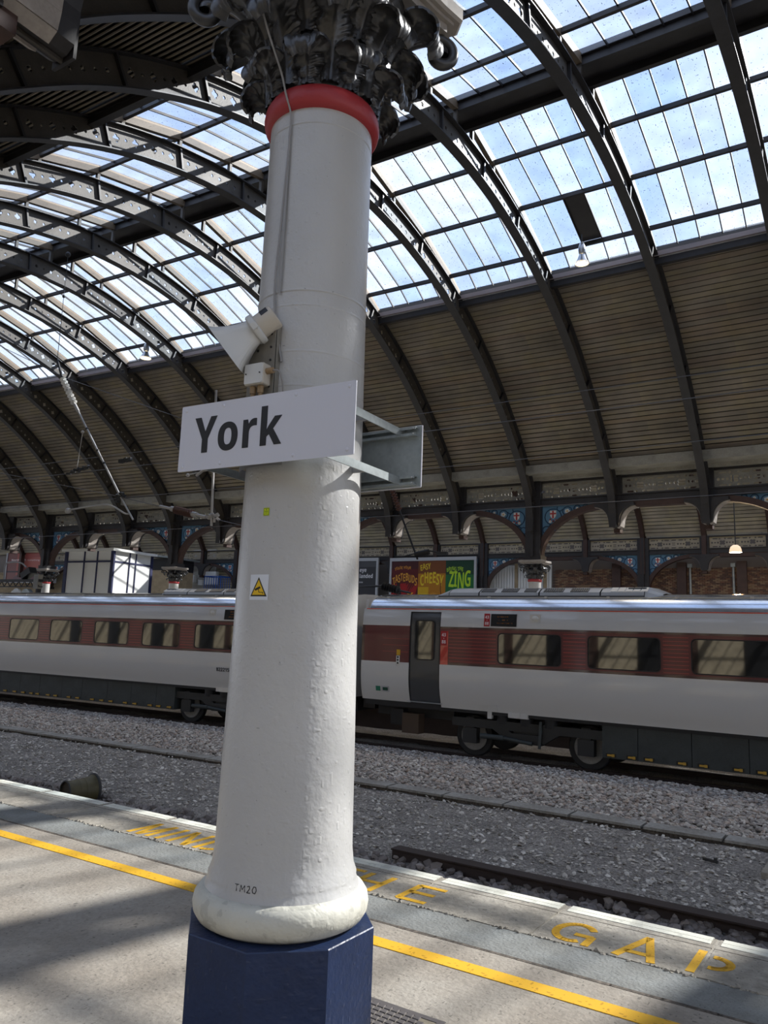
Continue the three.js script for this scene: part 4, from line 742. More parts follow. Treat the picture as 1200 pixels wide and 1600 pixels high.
  const quad = (name, mat, a, b, y0, y1, d, par = t) => { const [p, q] = lo(a, b), o = mesh(name, boxless(p, q, y0, y1, d), mat, par); return o; };
  function boxless(p, q, y0, y1, d) { const g = face(q - p, y1 - y0), ym = (y0 + y1) / 2; g.rotateX(-Math.atan((outAt(y0) - outAt(y1)) / (y1 - y0))); g.translate((p + q) / 2, ym, outAt(ym) + d); return g; }
  const lab = seatsTex('43', '88'), lab2 = seatsTex('01', '42');
  quad('seat_numbers', printed(m > 0 ? lab : lab2), -10.82, -10.66, 1.55, 1.87, .007);
  const dsp = sk('display', M.black, -9.58, -8.97, 2.0, 2.27, .006, .03); quad('display_print', printed(dispTex(m > 0 ? 3 : 4), { roughness: .2 }), -9.57, -8.98, 2.01, 2.26, .012, dsp);
  quad('seat_plate', printed(m > 0 ? lab : lab2), -9.745, -9.605, 1.995, 2.275, .006);
  { const [p, q] = lo(-8.66, -8.43), lg = mesh('side_lamp', mb().box(q - p, .17, .02, (p + q) / 2, 2.185, 1.325), M.silver, t); mesh('lamp_glass', mb().add(new THREE.SphereGeometry(.075, 14, 8), mat4((p + q) / 2, 2.185, 1.33, 0, 0, 0, 1.1, .75, .35)), M.white, lg); }
  const pnl = sk('door_control', M.white, -12.0, -11.91, 1.06, 1.27, .012, .02); sk('yellow_notice', M.yellow, -12.0, -11.9, 1.28, 1.41, .006, .02);
  for (const y of [1.1, 1.17, 1.235]) mesh('button', mb().add(new THREE.CylinderGeometry(.022, .022, .012, 12), mat4(X(-11.955), y, outAt(y) + .014, Math.PI / 2)), M.black, pnl);
  const hatch = sk('filler_hatch', M.silver, -12.42, -12.2, .42, .55, .004, .02); sk('green_notice', std(lin(.02, .2, .12), .5), -12.58, -12.45, .43, .54, .004, .02); { const [p, q] = lo(-12.38, -12.24); mesh('hatch_recess', skinPart(p, q, .45, .52, .008, .01), std(lin(.01, .08, .05), .5), hatch); }
  sk('access_flap', M.trainWhite, -9.9, -9.44, .19, .31, .008, .02);
  { const b = mb(); b.span(...lo(-9.9, -9.44), .312, .322, 1.268, 1.285).span(...lo(-9.7, -9.6), .02, .17, 1.1, 1.2).span(...lo(-9.2, -8.75), .08, .19, 1.15, 1.225); for (const x of [-9.15, -8.95, -8.8]) b.span(X(x) - .03, X(x) + .03, .1, .2, 1.18, 1.24); mesh('jacking_brackets', b, M.trainWhite, t); }
  { const b = mb(); b.span(...lo(-9.3, -9.22), .0, .17, 1.0, 1.2); }
  // number on the left coach
  if (num) { const g = flat(new TextGeometry(num, { font, size: .098, depth: .002, curveSegments: 3 })); g.computeBoundingBox(); const w = g.boundingBox.max.x, o = mesh('coach_number', boxUV(g), M.black, t); o.scale.set(.45 / w, 1, 1); o.position.set(m > 0 ? -9.3 : 8.82, .625, outAt(.67) + .001); o.rotation.x = .19; }
  // roof equipment
  const F = [-11.22, -6.34], fp = (k, r = 1) => [[2.66, 1.02 * k], [2.76, 1.0 * k], [2.84, .86 * k], [2.885, .6 * k], [2.9, 0]];
  const fair = (a, b, ka, kb, y = 1) => { const pos = [], A = fp(ka), B = fp(kb), q = (p1, p2, p3, p4) => pos.push(...p1, ...p2, ...p3, ...p1, ...p3, ...p4); for (const s of [1, -1]) for (let i = 0; i < 4; i++) { const h = (v, k) => 2.64 + (v - 2.64) * k, P1 = [X(a), h(A[i][0], y === 1 ? 1 : y[0]), s * A[i][1]], P2 = [X(b), h(B[i][0], y === 1 ? 1 : y[1]), s * B[i][1]], P3 = [X(b), h(B[i + 1][0], y === 1 ? 1 : y[1]), s * B[i + 1][1]], P4 = [X(a), h(A[i + 1][0], y === 1 ? 1 : y[0]), s * A[i + 1][1]]; q(P1, P2, P3, P4); } const g = new THREE.BufferGeometry(); g.setAttribute('position', new THREE.Float32BufferAttribute(pos, 3)); g.computeVertexNormals(); return g; };
  const rf = group('roof_fairing', t), secs = [[-10.83, -10.05], [-10.05, -8.6], [-8.6, -7.25], [-7.25, -6.34]];
  mesh('nose', boxUV(flat(fair(-11.22, -10.83, .9, 1, [.35, 1]))), M.fairing, rf);
  secs.forEach(([a, b]) => mesh('cover', boxUV(flat(fair(a + .015, b - .015, 1, 1))), M.fairing, rf));
  mesh('end_cover', boxUV(flat(fair(-6.34, -6.05, 1, .8, [1, .5]))), M.fairing, rf);
  mesh('base_strip', mb().span(...lo(-11.1, -6.34), 2.64, 2.69, .98, 1.03).span(...lo(-6.7, -6.34), 2.66, 2.86, -.8, .9), M.grille, rf);
  const gr = (a, b) => { const bb = mb(); for (let i = 0; i < 9; i++) { const x0 = X(a) + (X(b) - X(a)) * i / 9, x1 = X(a) + (X(b) - X(a)) * (i + .7) / 9; bb.bar(V3((x0 + x1) / 2, 2.772, 1.0), V3((x0 + x1) / 2, 2.85, .868), Math.abs(x1 - x0), .02); } mesh('grille', bb, M.grille, rf); };
  for (const [a, b] of [[-10.0, -9.66], [-9.5, -9.1], [-8.95, -8.66], [-8.5, -8.05], [-7.9, -7.5]]) gr(a, b);
  { const bb = mb(); for (let i = 0; i < 5; i++) for (let j = 0; j < 3; j++) bb.box(.13, .004, .05, X(-6.98 + i * .155), 2.79 + j * .032, .965 - j * .055, .55); mesh('louvres', bb, M.white, rf); }
  // underframe: bogies, equipment cases
  const bogie = (cx, parent) => {
    const b = group('bogie', parent); b.position.x = X(cx);
    for (const dx of [-1.32, 1.32]) { const w = group('wheelset', b); w.position.set(dx, -.41, 0); for (const z of [.75, -.75]) { mesh('wheel', mb().lathe([[.02, -.02], [.34, -.02], [.36, -.06], [.435, -.06], [.45, -.075], [.45, .05], [.42, .062], [.3, .04], [.02, .05]], 32, mat4(0, 0, z, Math.PI / 2)), M.under, w); if (z > 0) mesh('brake_disc', mb().cyl(.315, .315, .03, mat4(0, 0, z + .075, Math.PI / 2), 32), M.railTop, w); } mesh('axle', mb().cyl(.08, .08, 1.5, mat4(0, 0, 0, Math.PI / 2)), M.under, w); mesh('axle_box', mb().box(.34, .32, .16, 0, .02, .98).box(.2, .5, .12, 0, .16, .98), M.darkMetal, w); }
    const fr = mb(); for (const z of [.98, -.98]) { fr.span(-1.75, 1.75, -.2, -.02, z - .1, z + .1).bar(V3(-.7, -.12, z), V3(-.35, -.34, z), .18, .2).bar(V3(.7, -.12, z), V3(.35, -.34, z), .18, .2).span(-.38, .38, -.45, -.25, z - .1, z + .1); } fr.span(-.3, .3, -.35, -.1, -1, 1); mesh('bogie_frame', fr, M.darkMetal, b);
    mesh('damper', mb().rod(V3(-1.0, -.36, 1.14), V3(-.45, -.36, 1.14), .055, 10).rod(V3(-.45, -.36, 1.14), V3(.2, -.42, 1.14), .04, 10).rod(V3(.35, -.5, 1.12), V3(.38, .05, 1.12), .035, 8), M.skirt, b);
    const sp = mb(); for (const x of [-.55, .0, .55]) sp.cyl(.14, .14, .26, mat4(x, .05, .98), 14); mesh('air_spring', sp, M.under, b);
    return b;
  };
  bogie(-8.88, t); bogie(8.88, t);
  const cs = group('equipment_case', t); let px = -7.2, i = 0;
  for (const w of [.71, 1.0, .99, 1.1, .9, 1.05, .95, 1.0, 1.1, 1.0, 1.0, .95, 1.05, 1.0]) { if (px + w > 7.2) break; mesh('case_panel', mb().span(...lo(px + .006, px + w - .006), -.52, .1, -1.1, 1.13), M.skirt, cs); px += w; i++; }
  for (const x of [-7.02, -6.61, -6.28, -5.67, -5.29, -4.69, -4.3, -3.9, -3.25, -2.86, -2.25, -1.9, -1.4, -1.1, -.7, -.28, .2, .8, 1.4]) { const o = mesh('latch', mb().box(.13, .035, .03, X(x), -.462, 1.15).box(.05, .05, .035, X(x) + .05, -.462, 1.15), M.handle, cs); mesh('latch_recess', mb().box(.2, .07, .012, X(x), -.462, 1.134), M.black, o); }
  mesh('underfloor_box', mb().span(...lo(-12.4, -12.05), -.35, .02, .3, .9).span(...lo(-12.9, -10.8), -.15, .1, -.9, .7), M.under, t); mesh('coupler_box', mb().span(...lo(-12.0, -11.55), -.5, -.05, .75, 1.02), std(lin(.09, .06, .04), .7), t);
  // gangway
  mesh('gangway', mb().span(...lo(E0 - .26, E0 + .02), -.05, 2.45, -.65, .65), M.rubber, t);
  return t;
}
{
  const zc = -13.1 - 1.35, right = makeCoach(1, null), left = makeCoach(-1, '822215');
  place(right, 3.98888, 0, zc); place(left, -21.29295, 0, zc);
  tag(right, 'white and maroon train coach with the grey door, right of the foreground column', 'train coach');
  tag(left, 'white and maroon train coach left of the foreground column, numbered 822215', 'train coach');
}
// rails
{
  const prof = (w, h) => { const s = new THREE.Shape(); [[-.07, 0], [.07, 0], [.07, .012], [.012, .03], [.01, h - .045], [.036, h - .035], [.036, h], [-.036, h], [-.036, h - .035], [-.01, h - .045], [-.012, .03], [-.07, .012]].forEach(([x, y], i) => s[i ? 'lineTo' : 'moveTo'](x, y)); return s; };
  const rail = (z, top, label, mat, s0 = S0, s1 = S1) => { const h = .16, b = mb(), n = Math.ceil((s1 - s0) / 4); for (let i = 0; i < n; i++) b.ext(prof(.07, h), (s1 - s0) / n + .002, mat4(s0 + (s1 - s0) * i / n, top - h, z, 0, Math.PI / 2)); return tag(mesh('rail', bend(b.geo()), mat), label, 'rail'); };
  {                                          // concrete cable trough: a lidded channel along the middle of the trackbed
    const tr = tag(group('cable_trough'), 'pale grey concrete cable trough running along the middle of the gravel trackbed', 'cable trough');
    mesh('channel', ringBox(-60, 20, -.98, -.775, -9.12, -8.84, 60), M.filler, tr);
    const lid = mb().span(-.496, .496, -.035, 0, -.17, .17).geo();
    for (let i = -45; i < 12; i++) { const o = place(mesh('trough_lid', lid, M.troughLid, tr), i + .5, -.735 + .006 * (hash(i + 90, 2, 3) - .5), -8.98 + .012 * (hash(i + 90, 5, 3) - .5)); o.rotation.y += .012 * (hash(i + 90, 7, 3) - .5); }
  }
  rail(-13.74, -.83, 'running rail under the near wheels of the train', M.rustAndShade); rail(-15.17, -.83, 'running rail under the far wheels of the train', M.rustAndShade);
  const b = mb(); for (let i = 0; i < 6; i++) { const s = -2.96 + i * 2; b.span(s, s + 1.998, -.97, -.742, -5.75, -5.62); } b.span(-2.965, 9.04, -.752, -.736, -5.78, -5.6);
  tag(mesh('steel_edging', bend(b.geo()), M.rustAndShade), 'long rusty brown steel edging standing in the ballast beside the platform', 'edging');
  const c = group('concrete_slab'); place(c, .98, -.74, -7.9); tag(c, 'pale concrete trough lid at the right edge of the gravel', 'slab');
  mesh('slab', mb().span(-.38, .6, -.16, 0, -.42, .40), M.coping, c); mesh('lifting_notch', mb().span(-.2, -.1, -.02, .002, -.1, .1), M.filler, c);
  const k = group('steel_offcut'); place(k, .05, -.77, -7.75); tag(k, 'small dark iron offcut lying left of the concrete trough lid', 'offcut'); mesh('bar', mb().box(.18, .03, .035, 0, 0, 0, 0, -.3), M.darkMetal, k); mesh('bolt', mb().cyl(.02, .02, .05, mat4(.06, .015, .02, 0, 0, 0)), M.darkMetal, k);
  // drum lying on the ballast
  const d = group('cable_drum'); d.position.copy(P(-8.13, -.73, -5.3)); d.rotation.set(0, 1.42, 0); tag(d, 'dull olive drum lying on its side in the ballast below the platform edge', 'drum');
  // the drum's axis is its local x
  const ax = mat4(0, 0, 0, 0, 0, -Math.PI / 2);
  mesh('barrel', mb().lathe([[.155, -.22], [.16, -.2], [.15, -.13], [.162, -.05], [.166, -.045], [.166, -.035], [.168, .04], [.174, .045], [.174, .055], [.178, .14], [.2, .19], [.215, .21]], 36, ax), M.olive, d);
  mesh('rim', mb().lathe([[.2, .2], [.228, .205], [.228, .235], [.2, .24]], 36, ax), M.darkMetal, d); mesh('rim', mb().lathe([[.15, -.225], [.166, -.225], [.166, -.21], [.15, -.2]], 36, ax), M.darkMetal, d); mesh('end_disc', mb().cyl(.156, .156, .012, mat4(-.19, 0, 0, 0, 0, Math.PI / 2), 32), M.oliveDark, d); mesh('end_disc', mb().cyl(.21, .21, .012, mat4(.22, 0, 0, 0, 0, Math.PI / 2), 32), M.oliveDark, d);
}
// ================================================================ STATION NAME SIGNS
function makeSign(withText) {
  const t = group('station_sign'), W = .86, H = .277;     // local: centre of the panel, face to +z
  const plate = mesh('panel', mb().ext(rrect(-W / 2, W / 2, -H / 2, H / 2, .006), .004, mat4(0, 0, 0)), M.signFace, t);
  mesh('panel_back', mb().span(-W / 2 + .004, W / 2 - .004, -H / 2 + .004, H / 2 - .004, -.003, -.0005), M.galv, t);
  for (const u of [.03, .265, .685, .965]) for (const y of [-1, 1]) mesh('bolt_head', mb().add(new THREE.SphereGeometry(.0075, 10, 6, 0, 6.3, 0, 1.57), mat4(-W / 2 + u * W, y * (H / 2 - .02), .004, Math.PI / 2, 0, 0, 1, .45, 1)), M.signFace, t);
  for (const y of [H / 2 - .03, -H / 2 + .03]) { const b = mb().span(-W / 2 + .02, W / 2 - .02, y - .02, y - .016, -.026, -.003).span(-W / 2 + .02, W / 2 - .02, y + .016, y + .02, -.026, -.003).span(-W / 2 + .02, W / 2 - .02, y - .02, y - .008, -.028, -.025).span(-W / 2 + .02, W / 2 - .02, y + .008, y + .02, -.028, -.025); mesh('back_rail', b, M.galv, t); }
  { const b = mb(); for (const x of [W / 2 - .03, -W / 2 + .03]) for (const y of [H / 2 - .03, -H / 2 + .03]) for (const k of [-.012, .012]) b.add(new THREE.SphereGeometry(.004, 6, 4), mat4(x, y + k, -.03)); mesh('rivets', b, M.silver, t); }
  { const g = flat(new TextGeometry('York', { font, size: .155, depth: .0016, curveSegments: 10 })); g.computeBoundingBox(); const b = g.boundingBox, o = mesh('lettering', boxUV(g), M.black, t); o.scale.set(.452 / (b.max.x - b.min.x), .150 / .155, 1); o.position.set(-W / 2 + .079 - b.min.x * o.scale.x, -.068, .004); }
  return t;
}
{
  const ya = 2.452, xa = .045;
  const a = makeSign(); a.position.set(xa, ya, .322); a.rotation.y = 2.9 * D2R; tag(a, 'white station sign reading York fixed across the foreground column, lettering facing the viewer', 'station sign');
  for (const [x, y] of [[.275, .108], [.275, -.108], [-.33, .108], [-.33, -.108]]) {
    const b = mb().span(x - .003, x + .003, y - .017, y + .017, -.655, -.006).span(x - .02, x + .012, y - .017, y + .017, -.03, -.024).span(x - .02, x + .012, y - .017, y + .017, -.63, -.624).add(new THREE.CylinderGeometry(.007, .007, .02, 6), mat4(x + .008, y, -.032, Math.PI / 2)); mesh('bracket_arm', b, M.galv, a);
  }
  for (const y of [.108, -.108]) { const r = y > 0 ? .246 : .2495, b = mb(); b.add(new THREE.CylinderGeometry(r, r, .035, 40, 1, true), mat4(-.055, y, -.322)); b.span(-.34, -.27, y - .017, y + .017, -.33, -.32).span(.17, .275, y - .017, y + .017, -.33, -.32); mesh('clamp_band', b, M.conduit, a); }
  const c = makeSign(); c.position.set(-.045, ya, -.322); c.rotation.y = Math.PI; tag(c, 'back of the second station sign, bare grey metal, right of and behind the column', 'station sign');
}
// ================================================================ LOUDSPEAKER AND JUNCTION BOX
{
  const A = V3(.034, 2.937, .274), B = V3(-.138, 2.790, .358), ax = B.clone().sub(A), len = ax.length(); ax.normalize();
  const t = group('horn_loudspeaker'); tag(t, 'pale grey horn loudspeaker on the column above the York sign', 'loudspeaker');
  const side = V3(0.47, -.72, -.49); side.addScaledVector(ax, -side.dot(ax)).normalize(); const up = ax.clone().cross(side).normalize();
  t.position.copy(A); t.quaternion.setFromRotationMatrix(M4().makeBasis(side, up, ax));      // local z runs to the mouth, x across it
  const bell = (inner) => { const N = 22, K = 40, pos = [], q = (a, b, c, d) => inner ? pos.push(...a, ...c, ...b, ...a, ...d, ...c) : pos.push(...a, ...b, ...c, ...a, ...c, ...d), z0 = .105, z1 = len, pt = (i, k) => { const v = i / N, z = z0 + (z1 - z0) * v, r = .052 + .053 * Math.pow(v, 1.5) + .006 * Math.pow(v, 8) - inner * .004, e = 2 + 3 * Math.min(1, v * 1.3), a = k / K * 2 * Math.PI, c = Math.cos(a), s = Math.sin(a), f = Math.pow(Math.pow(Math.abs(c), e) + Math.pow(Math.abs(s), e), -1 / e); return [r * 1.0 * c * f, r * .82 * s * f, z]; }; for (let i = 0; i < N; i++) for (let k = 0; k < K; k++) q(pt(i, k), pt(i, k + 1), pt(i + 1, k + 1), pt(i + 1, k)); if (!inner) for (let k = 0; k < K; k++) { const a = pt(N, k), b = pt(N, k + 1), s = .965; q(a, b, [b[0] * s, b[1] * s, b[2]], [a[0] * s, a[1] * s, a[2]]); } const g = new THREE.BufferGeometry(); g.setAttribute('position', new THREE.Float32BufferAttribute(pos, 3)); g.computeVertexNormals(); return g; };
  mesh('bell', mb().add(bell(0)).add(bell(1)), M.horn, t);
  const alongZ = Math.PI / 2;
  mesh('driver', mb().lathe([[0, -.002], [.046, -.002], [.05, .004], [.05, .078], [.045, .082], [0, .082]], 32, mat4(0, 0, 0, alongZ)), M.hornBeige, t);
  mesh('collar', mb().lathe([[.045, .078], [.062, .08], [.064, .086], [.064, .102], [.058, .108], [.045, .108]], 32, mat4(0, 0, 0, alongZ)), M.horn, t);
  mesh('lug', mb().span(-.012, .012, .058, .078, .082, .104).span(-.012, .012, -.078, -.058, .082, .104), M.horn, t);
  mesh('rating_label', mb().add(new THREE.CylinderGeometry(.0505, .0505, .034, 8, 1, true, 3.6, .9), mat4(0, 0, .03, alongZ)), M.black, t);
  const pl = onShaft(95 * D2R, 2.77, .012), w2l = (v) => t.worldToLocal(v.clone()); t.updateMatrixWorld(true);
  const br = mb(), c0 = V3(.0, -.07, .092), c1 = V3(.0, .07, .092), e0 = w2l(onShaft(84 * D2R, 2.80, .02)), e1 = w2l(onShaft(103 * D2R, 2.83, .02)); br.bar(c0, e0, .026, .004, up).bar(c1, e1, .026, .004, up); br.bar(e0, e1, .026, .005, up); mesh('bracket', br, M.horn, t);
  const p = group('mounting_plate'); tag(p, 'grimy grey steel plate on the column carrying the loudspeaker and junction box', 'bracket'); p.position.set(onShaft(97 * D2R, 2.755, .03).x, 2.755, onShaft(97 * D2R, 2.755, .03).z);
  mesh('plate', mb().span(-.07, .07, -.145, .145, -.004, .004).span(.062, .07, -.145, .145, -.03, 0), M.plate, p);
  { const b = mb(); for (let i = 0; i < 5; i++) b.cyl(.005, .005, .004, mat4(.05, -.11 + i * .055, .005, Math.PI / 2), 8); b.cyl(.006, .006, .004, mat4(-.02, .05, .005, Math.PI / 2), 8); mesh('plate_holes', b, M.black, p); }
  const j = group('junction_box'); tag(j, 'small cream junction box with brass cable glands below the horn', 'junction box'); const jp = onShaft(94.5 * D2R, 2.688, .058); j.position.copy(jp); j.rotation.y = 4 * D2R;
  mesh('box', mb().ext(rrect(-.045, .045, -.042, .042, .006), .045, mat4(0, 0, -.025), .002), M.hornBeige, j); mesh('lid', mb().ext(rrect(-.043, .043, -.04, .04, .006), .006, mat4(0, 0, .022), .001), M.horn, j);
  { const b = mb(); for (const x of [-.034, .034]) b.cyl(.003, .003, .003, mat4(x, -.0, .031, Math.PI / 2), 8); mesh('screws', b, M.black, j); }
  for (const x of [-.018, .02]) mesh('cable_gland', mb().cyl(.013, .013, .03, mat4(x, -.06, .0), 8).cyl(.009, .009, .02, mat4(x, -.08, 0), 8), M.brass, j); mesh('cable_gland', mb().cyl(.013, .013, .03, mat4(.062, .012, 0, 0, 0, Math.PI / 2), 8), M.brass, j);
  mesh('cable', mb().tube([V3(-.018, -.085, 0), V3(-.02, -.11, .002), V3(-.05, -.125, 0), V3(-.085, -.13, -.01), V3(-.1, -.16, -.02)], .006, 6, 24).tube([V3(.02, -.085, 0), V3(.01, -.115, .01), V3(-.03, -.135, .01), V3(-.07, -.15, 0)], .006, 6, 24), M.conduit, j); mesh('cable', mb().tube([V3(.078, .012, 0), V3(.1, .008, -.005), V3(.11, -.03, -.02), V3(.105, -.08, -.035)], .0035, 6, 20), M.conduit, j);
}
// ================================================================ OVERHEAD LINE
{
  const ZW = -9, wire = (name, label, pts, r = .0065) => { const b = mb(); for (let i = 0; i + 1 < pts.length; i++) { const n = Math.max(1, Math.ceil(Math.abs(pts[i + 1][0] - pts[i][0]) / 3)), f = (t) => P(...[0, 1, 2].map((k) => pts[i][k] + (pts[i + 1][k] - pts[i][k]) * t)); for (let k = 0; k < n; k++) b.rod(f(k / n), f((k + 1) / n), r, 5); } return tag(mesh(name, b, M.wire), label, 'wire'); };
  const run = (y0, y1, z = ZW) => [[-60, y0, z], [20, y1, z]];
  wire('overhead_wire', 'lowest overhead wire crossing before the pierced arcades', run(3.74, 3.83));
  wire('overhead_wire', 'thin dark overhead wire crossing the boards just above the far girders', run(4.45, 4.66));
  wire('overhead_wire', 'pale overhead wire across the boarded roof beside the back of the second sign', run(5.42, 5.2), .008);
  wire('overhead_wire', 'upper dark overhead wire across the boarded roof', run(5.66, 5.58));
  wire('span_wire', 'wire sloping from the left edge to the clamp on the steel rod', [[-17.2, 5.62, ZW], [-12.25, 4.62, ZW]]);
  wire('span_wire', 'pale stay wire running from a roof arch down behind the York sign', [[-17.4, 9.1, ZW], [-14.5, 7.75, ZW], [-10.4, 6.2, ZW], [-7.5, 5.2, ZW]], .008);
  wire('span_wire', 'tension wire on both sides of the ribbed brown insulator', [[-12.2, 4.6, ZW], [-8.3, 3.72, ZW]], .009);
  // registration rod hung from the roof by a ribbed insulator
  const q = (s, y) => P(s, y, ZW), t = group('overhead_rod'); tag(t, 'long pale steel rod hanging from the roof by a white ribbed insulator at the left', 'overhead line arm');
  const mid = (a, b, k) => a.clone().lerp(b, k), ia = q(-14.67, 7.79), ib = q(-14.09, 7.02);
  const ins = (parent, a, b, n, r0, r1, mat) => { const g = mb().rod(a, b, r0 * .75, 10), quat = new THREE.Quaternion().setFromUnitVectors(V3(0, 1, 0), b.clone().sub(a).normalize()); for (let i = 0; i < n; i++) g.add(new THREE.CylinderGeometry(r1 * .6, r1, .02, 14), M4().compose(mid(a, b, (i + .6) / (n + .2)), quat, V3(1, 1, 1))); return mesh('insulator', g, mat, parent); };
  ins(t, ia, ib, 8, .035, .085, M.white); mesh('hanger_wire', mb().rod(q(-14.95, 11.15), q(-14.93, 8.3), .008, 5).rod(q(-14.93, 8.3), ia, .03, 8).add(new THREE.SphereGeometry(.07, 8, 6), M4().setPosition(q(-14.95, 11.15))).add(new THREE.SphereGeometry(.04, 8, 6), M4().setPosition(q(-14.94, 10.0))), M.darkMetal, t);
  mesh('rod', mb().rod(ib, q(-12.22, 4.63), .024, 10).rod(ib, mid(ib, q(-12.22, 4.63), .08), .04, 8), M.tubeSteel, t); mesh('rod', mb().rod(q(-12.2, 4.6), q(-11.74, 4.06), .02, 8), M.tubeSteel, t);
  { const b = mb(); for (const k of [.28, .52, .66]) b.add(new THREE.SphereGeometry(.038, 8, 6), M4().setPosition(mid(ib, q(-12.22, 4.63), k))); for (let i = 0; i < 9; i++) b.add(new THREE.BoxGeometry(.09, .05, .06), mat4(0, 0, 0, rr(0, 3), rr(0, 3), rr(0, 3)).setPosition(q(-12.2 + rr(-.12, .14), 4.6 + rr(-.1, .08)))); mesh('clamps', b, M.darkMetal, t); }
  mesh('steady_arm', mb().tube([q(-13.95, 4.40), q(-13.2, 4.44), q(-12.62, 4.45), q(-12.35, 4.37), q(-12.0, 4.21), q(-11.9, 4.2)], .02, 7, 40).add(new THREE.SphereGeometry(.07, 8, 6), M4().setPosition(q(-13.95, 4.38))), M.tubeSteel, t);
  mesh('dropper', mb().rod(q(-13.71, 6.29), q(-13.78, 5.42), .008, 5).add(new THREE.SphereGeometry(.04, 8, 6), M4().setPosition(q(-13.71, 6.29))), M.tubeSteel, t);
  { const b = mb(); for (let i = 0; i < 10; i++) b.add(new THREE.BoxGeometry(.12, .05, .05), mat4(0, 0, 0, rr(-.5, .5), rr(-.5, .5), rr(-.5, .5)).setPosition(q(-14.05 + i * .075, 5.3 + i * .012 + rr(-.03, .03)))); for (let i = 0; i < 5; i++) b.add(new THREE.BoxGeometry(.12, .07, .06), mat4(0, 0, 0, 0, 0, .2).setPosition(q(-12.3 + i * .07, 5.45 + rr(-.02, .02)))); mesh('splice_fittings', b, M.darkMetal, t); }
  const i2 = group('strain_insulator'); tag(i2, 'brown ribbed insulator in the tension wire under the left end of the York sign', 'insulator'); ins(i2, q(-10.5, 4.22), q(-9.95, 4.09), 9, .045, .09, M.porcelain);
  mesh('end_fitting', mb().rod(q(-10.95, 4.32), q(-10.5, 4.22), .03, 8).rod(q(-10.6, 4.245), q(-10.48, 4.215), .06, 10), M.tubeSteel, i2); mesh('end_fitting', mb().rod(q(-9.95, 4.09), q(-9.6, 4.01), .035, 8).rod(q(-9.98, 4.095), q(-9.86, 4.07), .06, 10), M.tubeSteel, i2);
  const v = group('overhead_tube'); tag(v, 'upright pale steel tube hanging behind the left half of the York sign', 'overhead line arm'); mesh('tube', mb().rod(q(-9.57, 6.75), q(-9.43, 3.82), .026, 10), M.tubeSteel, v); { const b = mb(); for (let i = 0; i < 9; i++) b.add(new THREE.BoxGeometry(.09, .05, .06), mat4(0, 0, 0, rr(0, 3), rr(0, 3), rr(0, 3)).setPosition(q(-9.45 + rr(-.1, .2), 4.0 + rr(-.07, .07)))); mesh('clamps', b, M.tubeSteel, v); } mesh('side_fittings', mb().rod(q(-10.25, 4.95), q(-9.5, 5.02), .012, 5).rod(q(-9.95, 4.92), q(-9.7, 5.06), .03, 6).add(new THREE.SphereGeometry(.04, 8, 6), M4().setPosition(q(-9.49, 5.02))).add(new THREE.SphereGeometry(.04, 8, 6), M4().setPosition(q(-10.2, 4.95))), M.tubeSteel, v);
  const s3 = group('overhead_strut'); tag(s3, 'dark rod with a ribbed insulator below the second sign above the snack poster', 'overhead line arm'); ins(s3, q(-5.22, 4.3), q(-5.04, 3.88), 8, .03, .06, M.porcelain); mesh('rod', mb().rod(q(-5.04, 3.88), q(-4.66, 3.02), .018, 8), M.black, s3); mesh('rod', mb().rod(q(-4.7, 3.1), q(-4.45, 3.14), .05, 8).rod(q(-4.95, 3.07), q(-4.7, 3.12), .012, 5), M.black, s3); mesh('fitting', mb().rod(q(-4.45, 3.16), q(-4.12, 3.1), .015, 6).box(.01, .01, .01).add(new THREE.BoxGeometry(.2, .05, .05), M4().setPosition(q(-4.2, 3.11))), M.darkMetal, s3);
  const s4 = group('strain_insulator'); tag(s4, 'dark ribbed insulator at the gap between the coaches right of the column', 'insulator'); ins(s4, P(-8.6, 2.98, -14.4), P(-8.1, 2.86, -14.4), 7, .06, .11, M.black); mesh('end_fitting', mb().rod(P(-9.6, 2.95, -14.4), P(-8.6, 2.98, -14.4), .03, 6).rod(P(-8.1, 2.86, -14.4), P(-7.8, 2.8, -14.4), .03, 6), M.darkMetal, s4);
}
// ================================================================ LAMPS
function makeLamp(label, s, y, z, w, hang, glow) {
  const t = group('hanging_lamp'); place(t, s, y, z); tag(t, label, 'lamp');
  mesh('shade', mb().lathe([[w * .35, .27], [w * .42, .25], [w * .62, .14], [w * .95, .02], [w, 0], [w * .96, 0], [w * .6, .13], [w * .34, .25]], 28), M.silver, t);
  mesh('gear_case', mb().lathe([[0, .62], [w * .3, .6], [w * .46, .5], [w * .5, .4], [w * .42, .31], [w * .3, .27], [0, .27]], 24), M.silver, t);
  mesh('lamp_glass', mb().lathe([[0, .012], [w * .93, .02], [w * .93, .03], [0, .03]], 28), M.lampGlow, t);
  mesh('hanger', mb().rod(V3(0, .6, 0), V3(0, .6 + hang, 0), .02, 6), M.darkMetal, t);
  const l = new THREE.SpotLight(new THREE.Color(1, .78, .45), glow, 0, 1.2, .6, 2); l.name = 'lamp_light'; l.position.set(0, -.02, 0); l.target.position.set(0, -3, 0); l.castShadow = true; l.shadow.radius = 8; t.add(l, l.target);
}
makeLamp('lit silver lamp under the dark hatch in the glass roof right of the column', -4.27, 11.72, -16.6, .19, .25, 40);
makeLamp('lit silver lamp under the glass roof left of the horn loudspeaker', -20.08, 11.72, -16.6, .22, .25, 40);
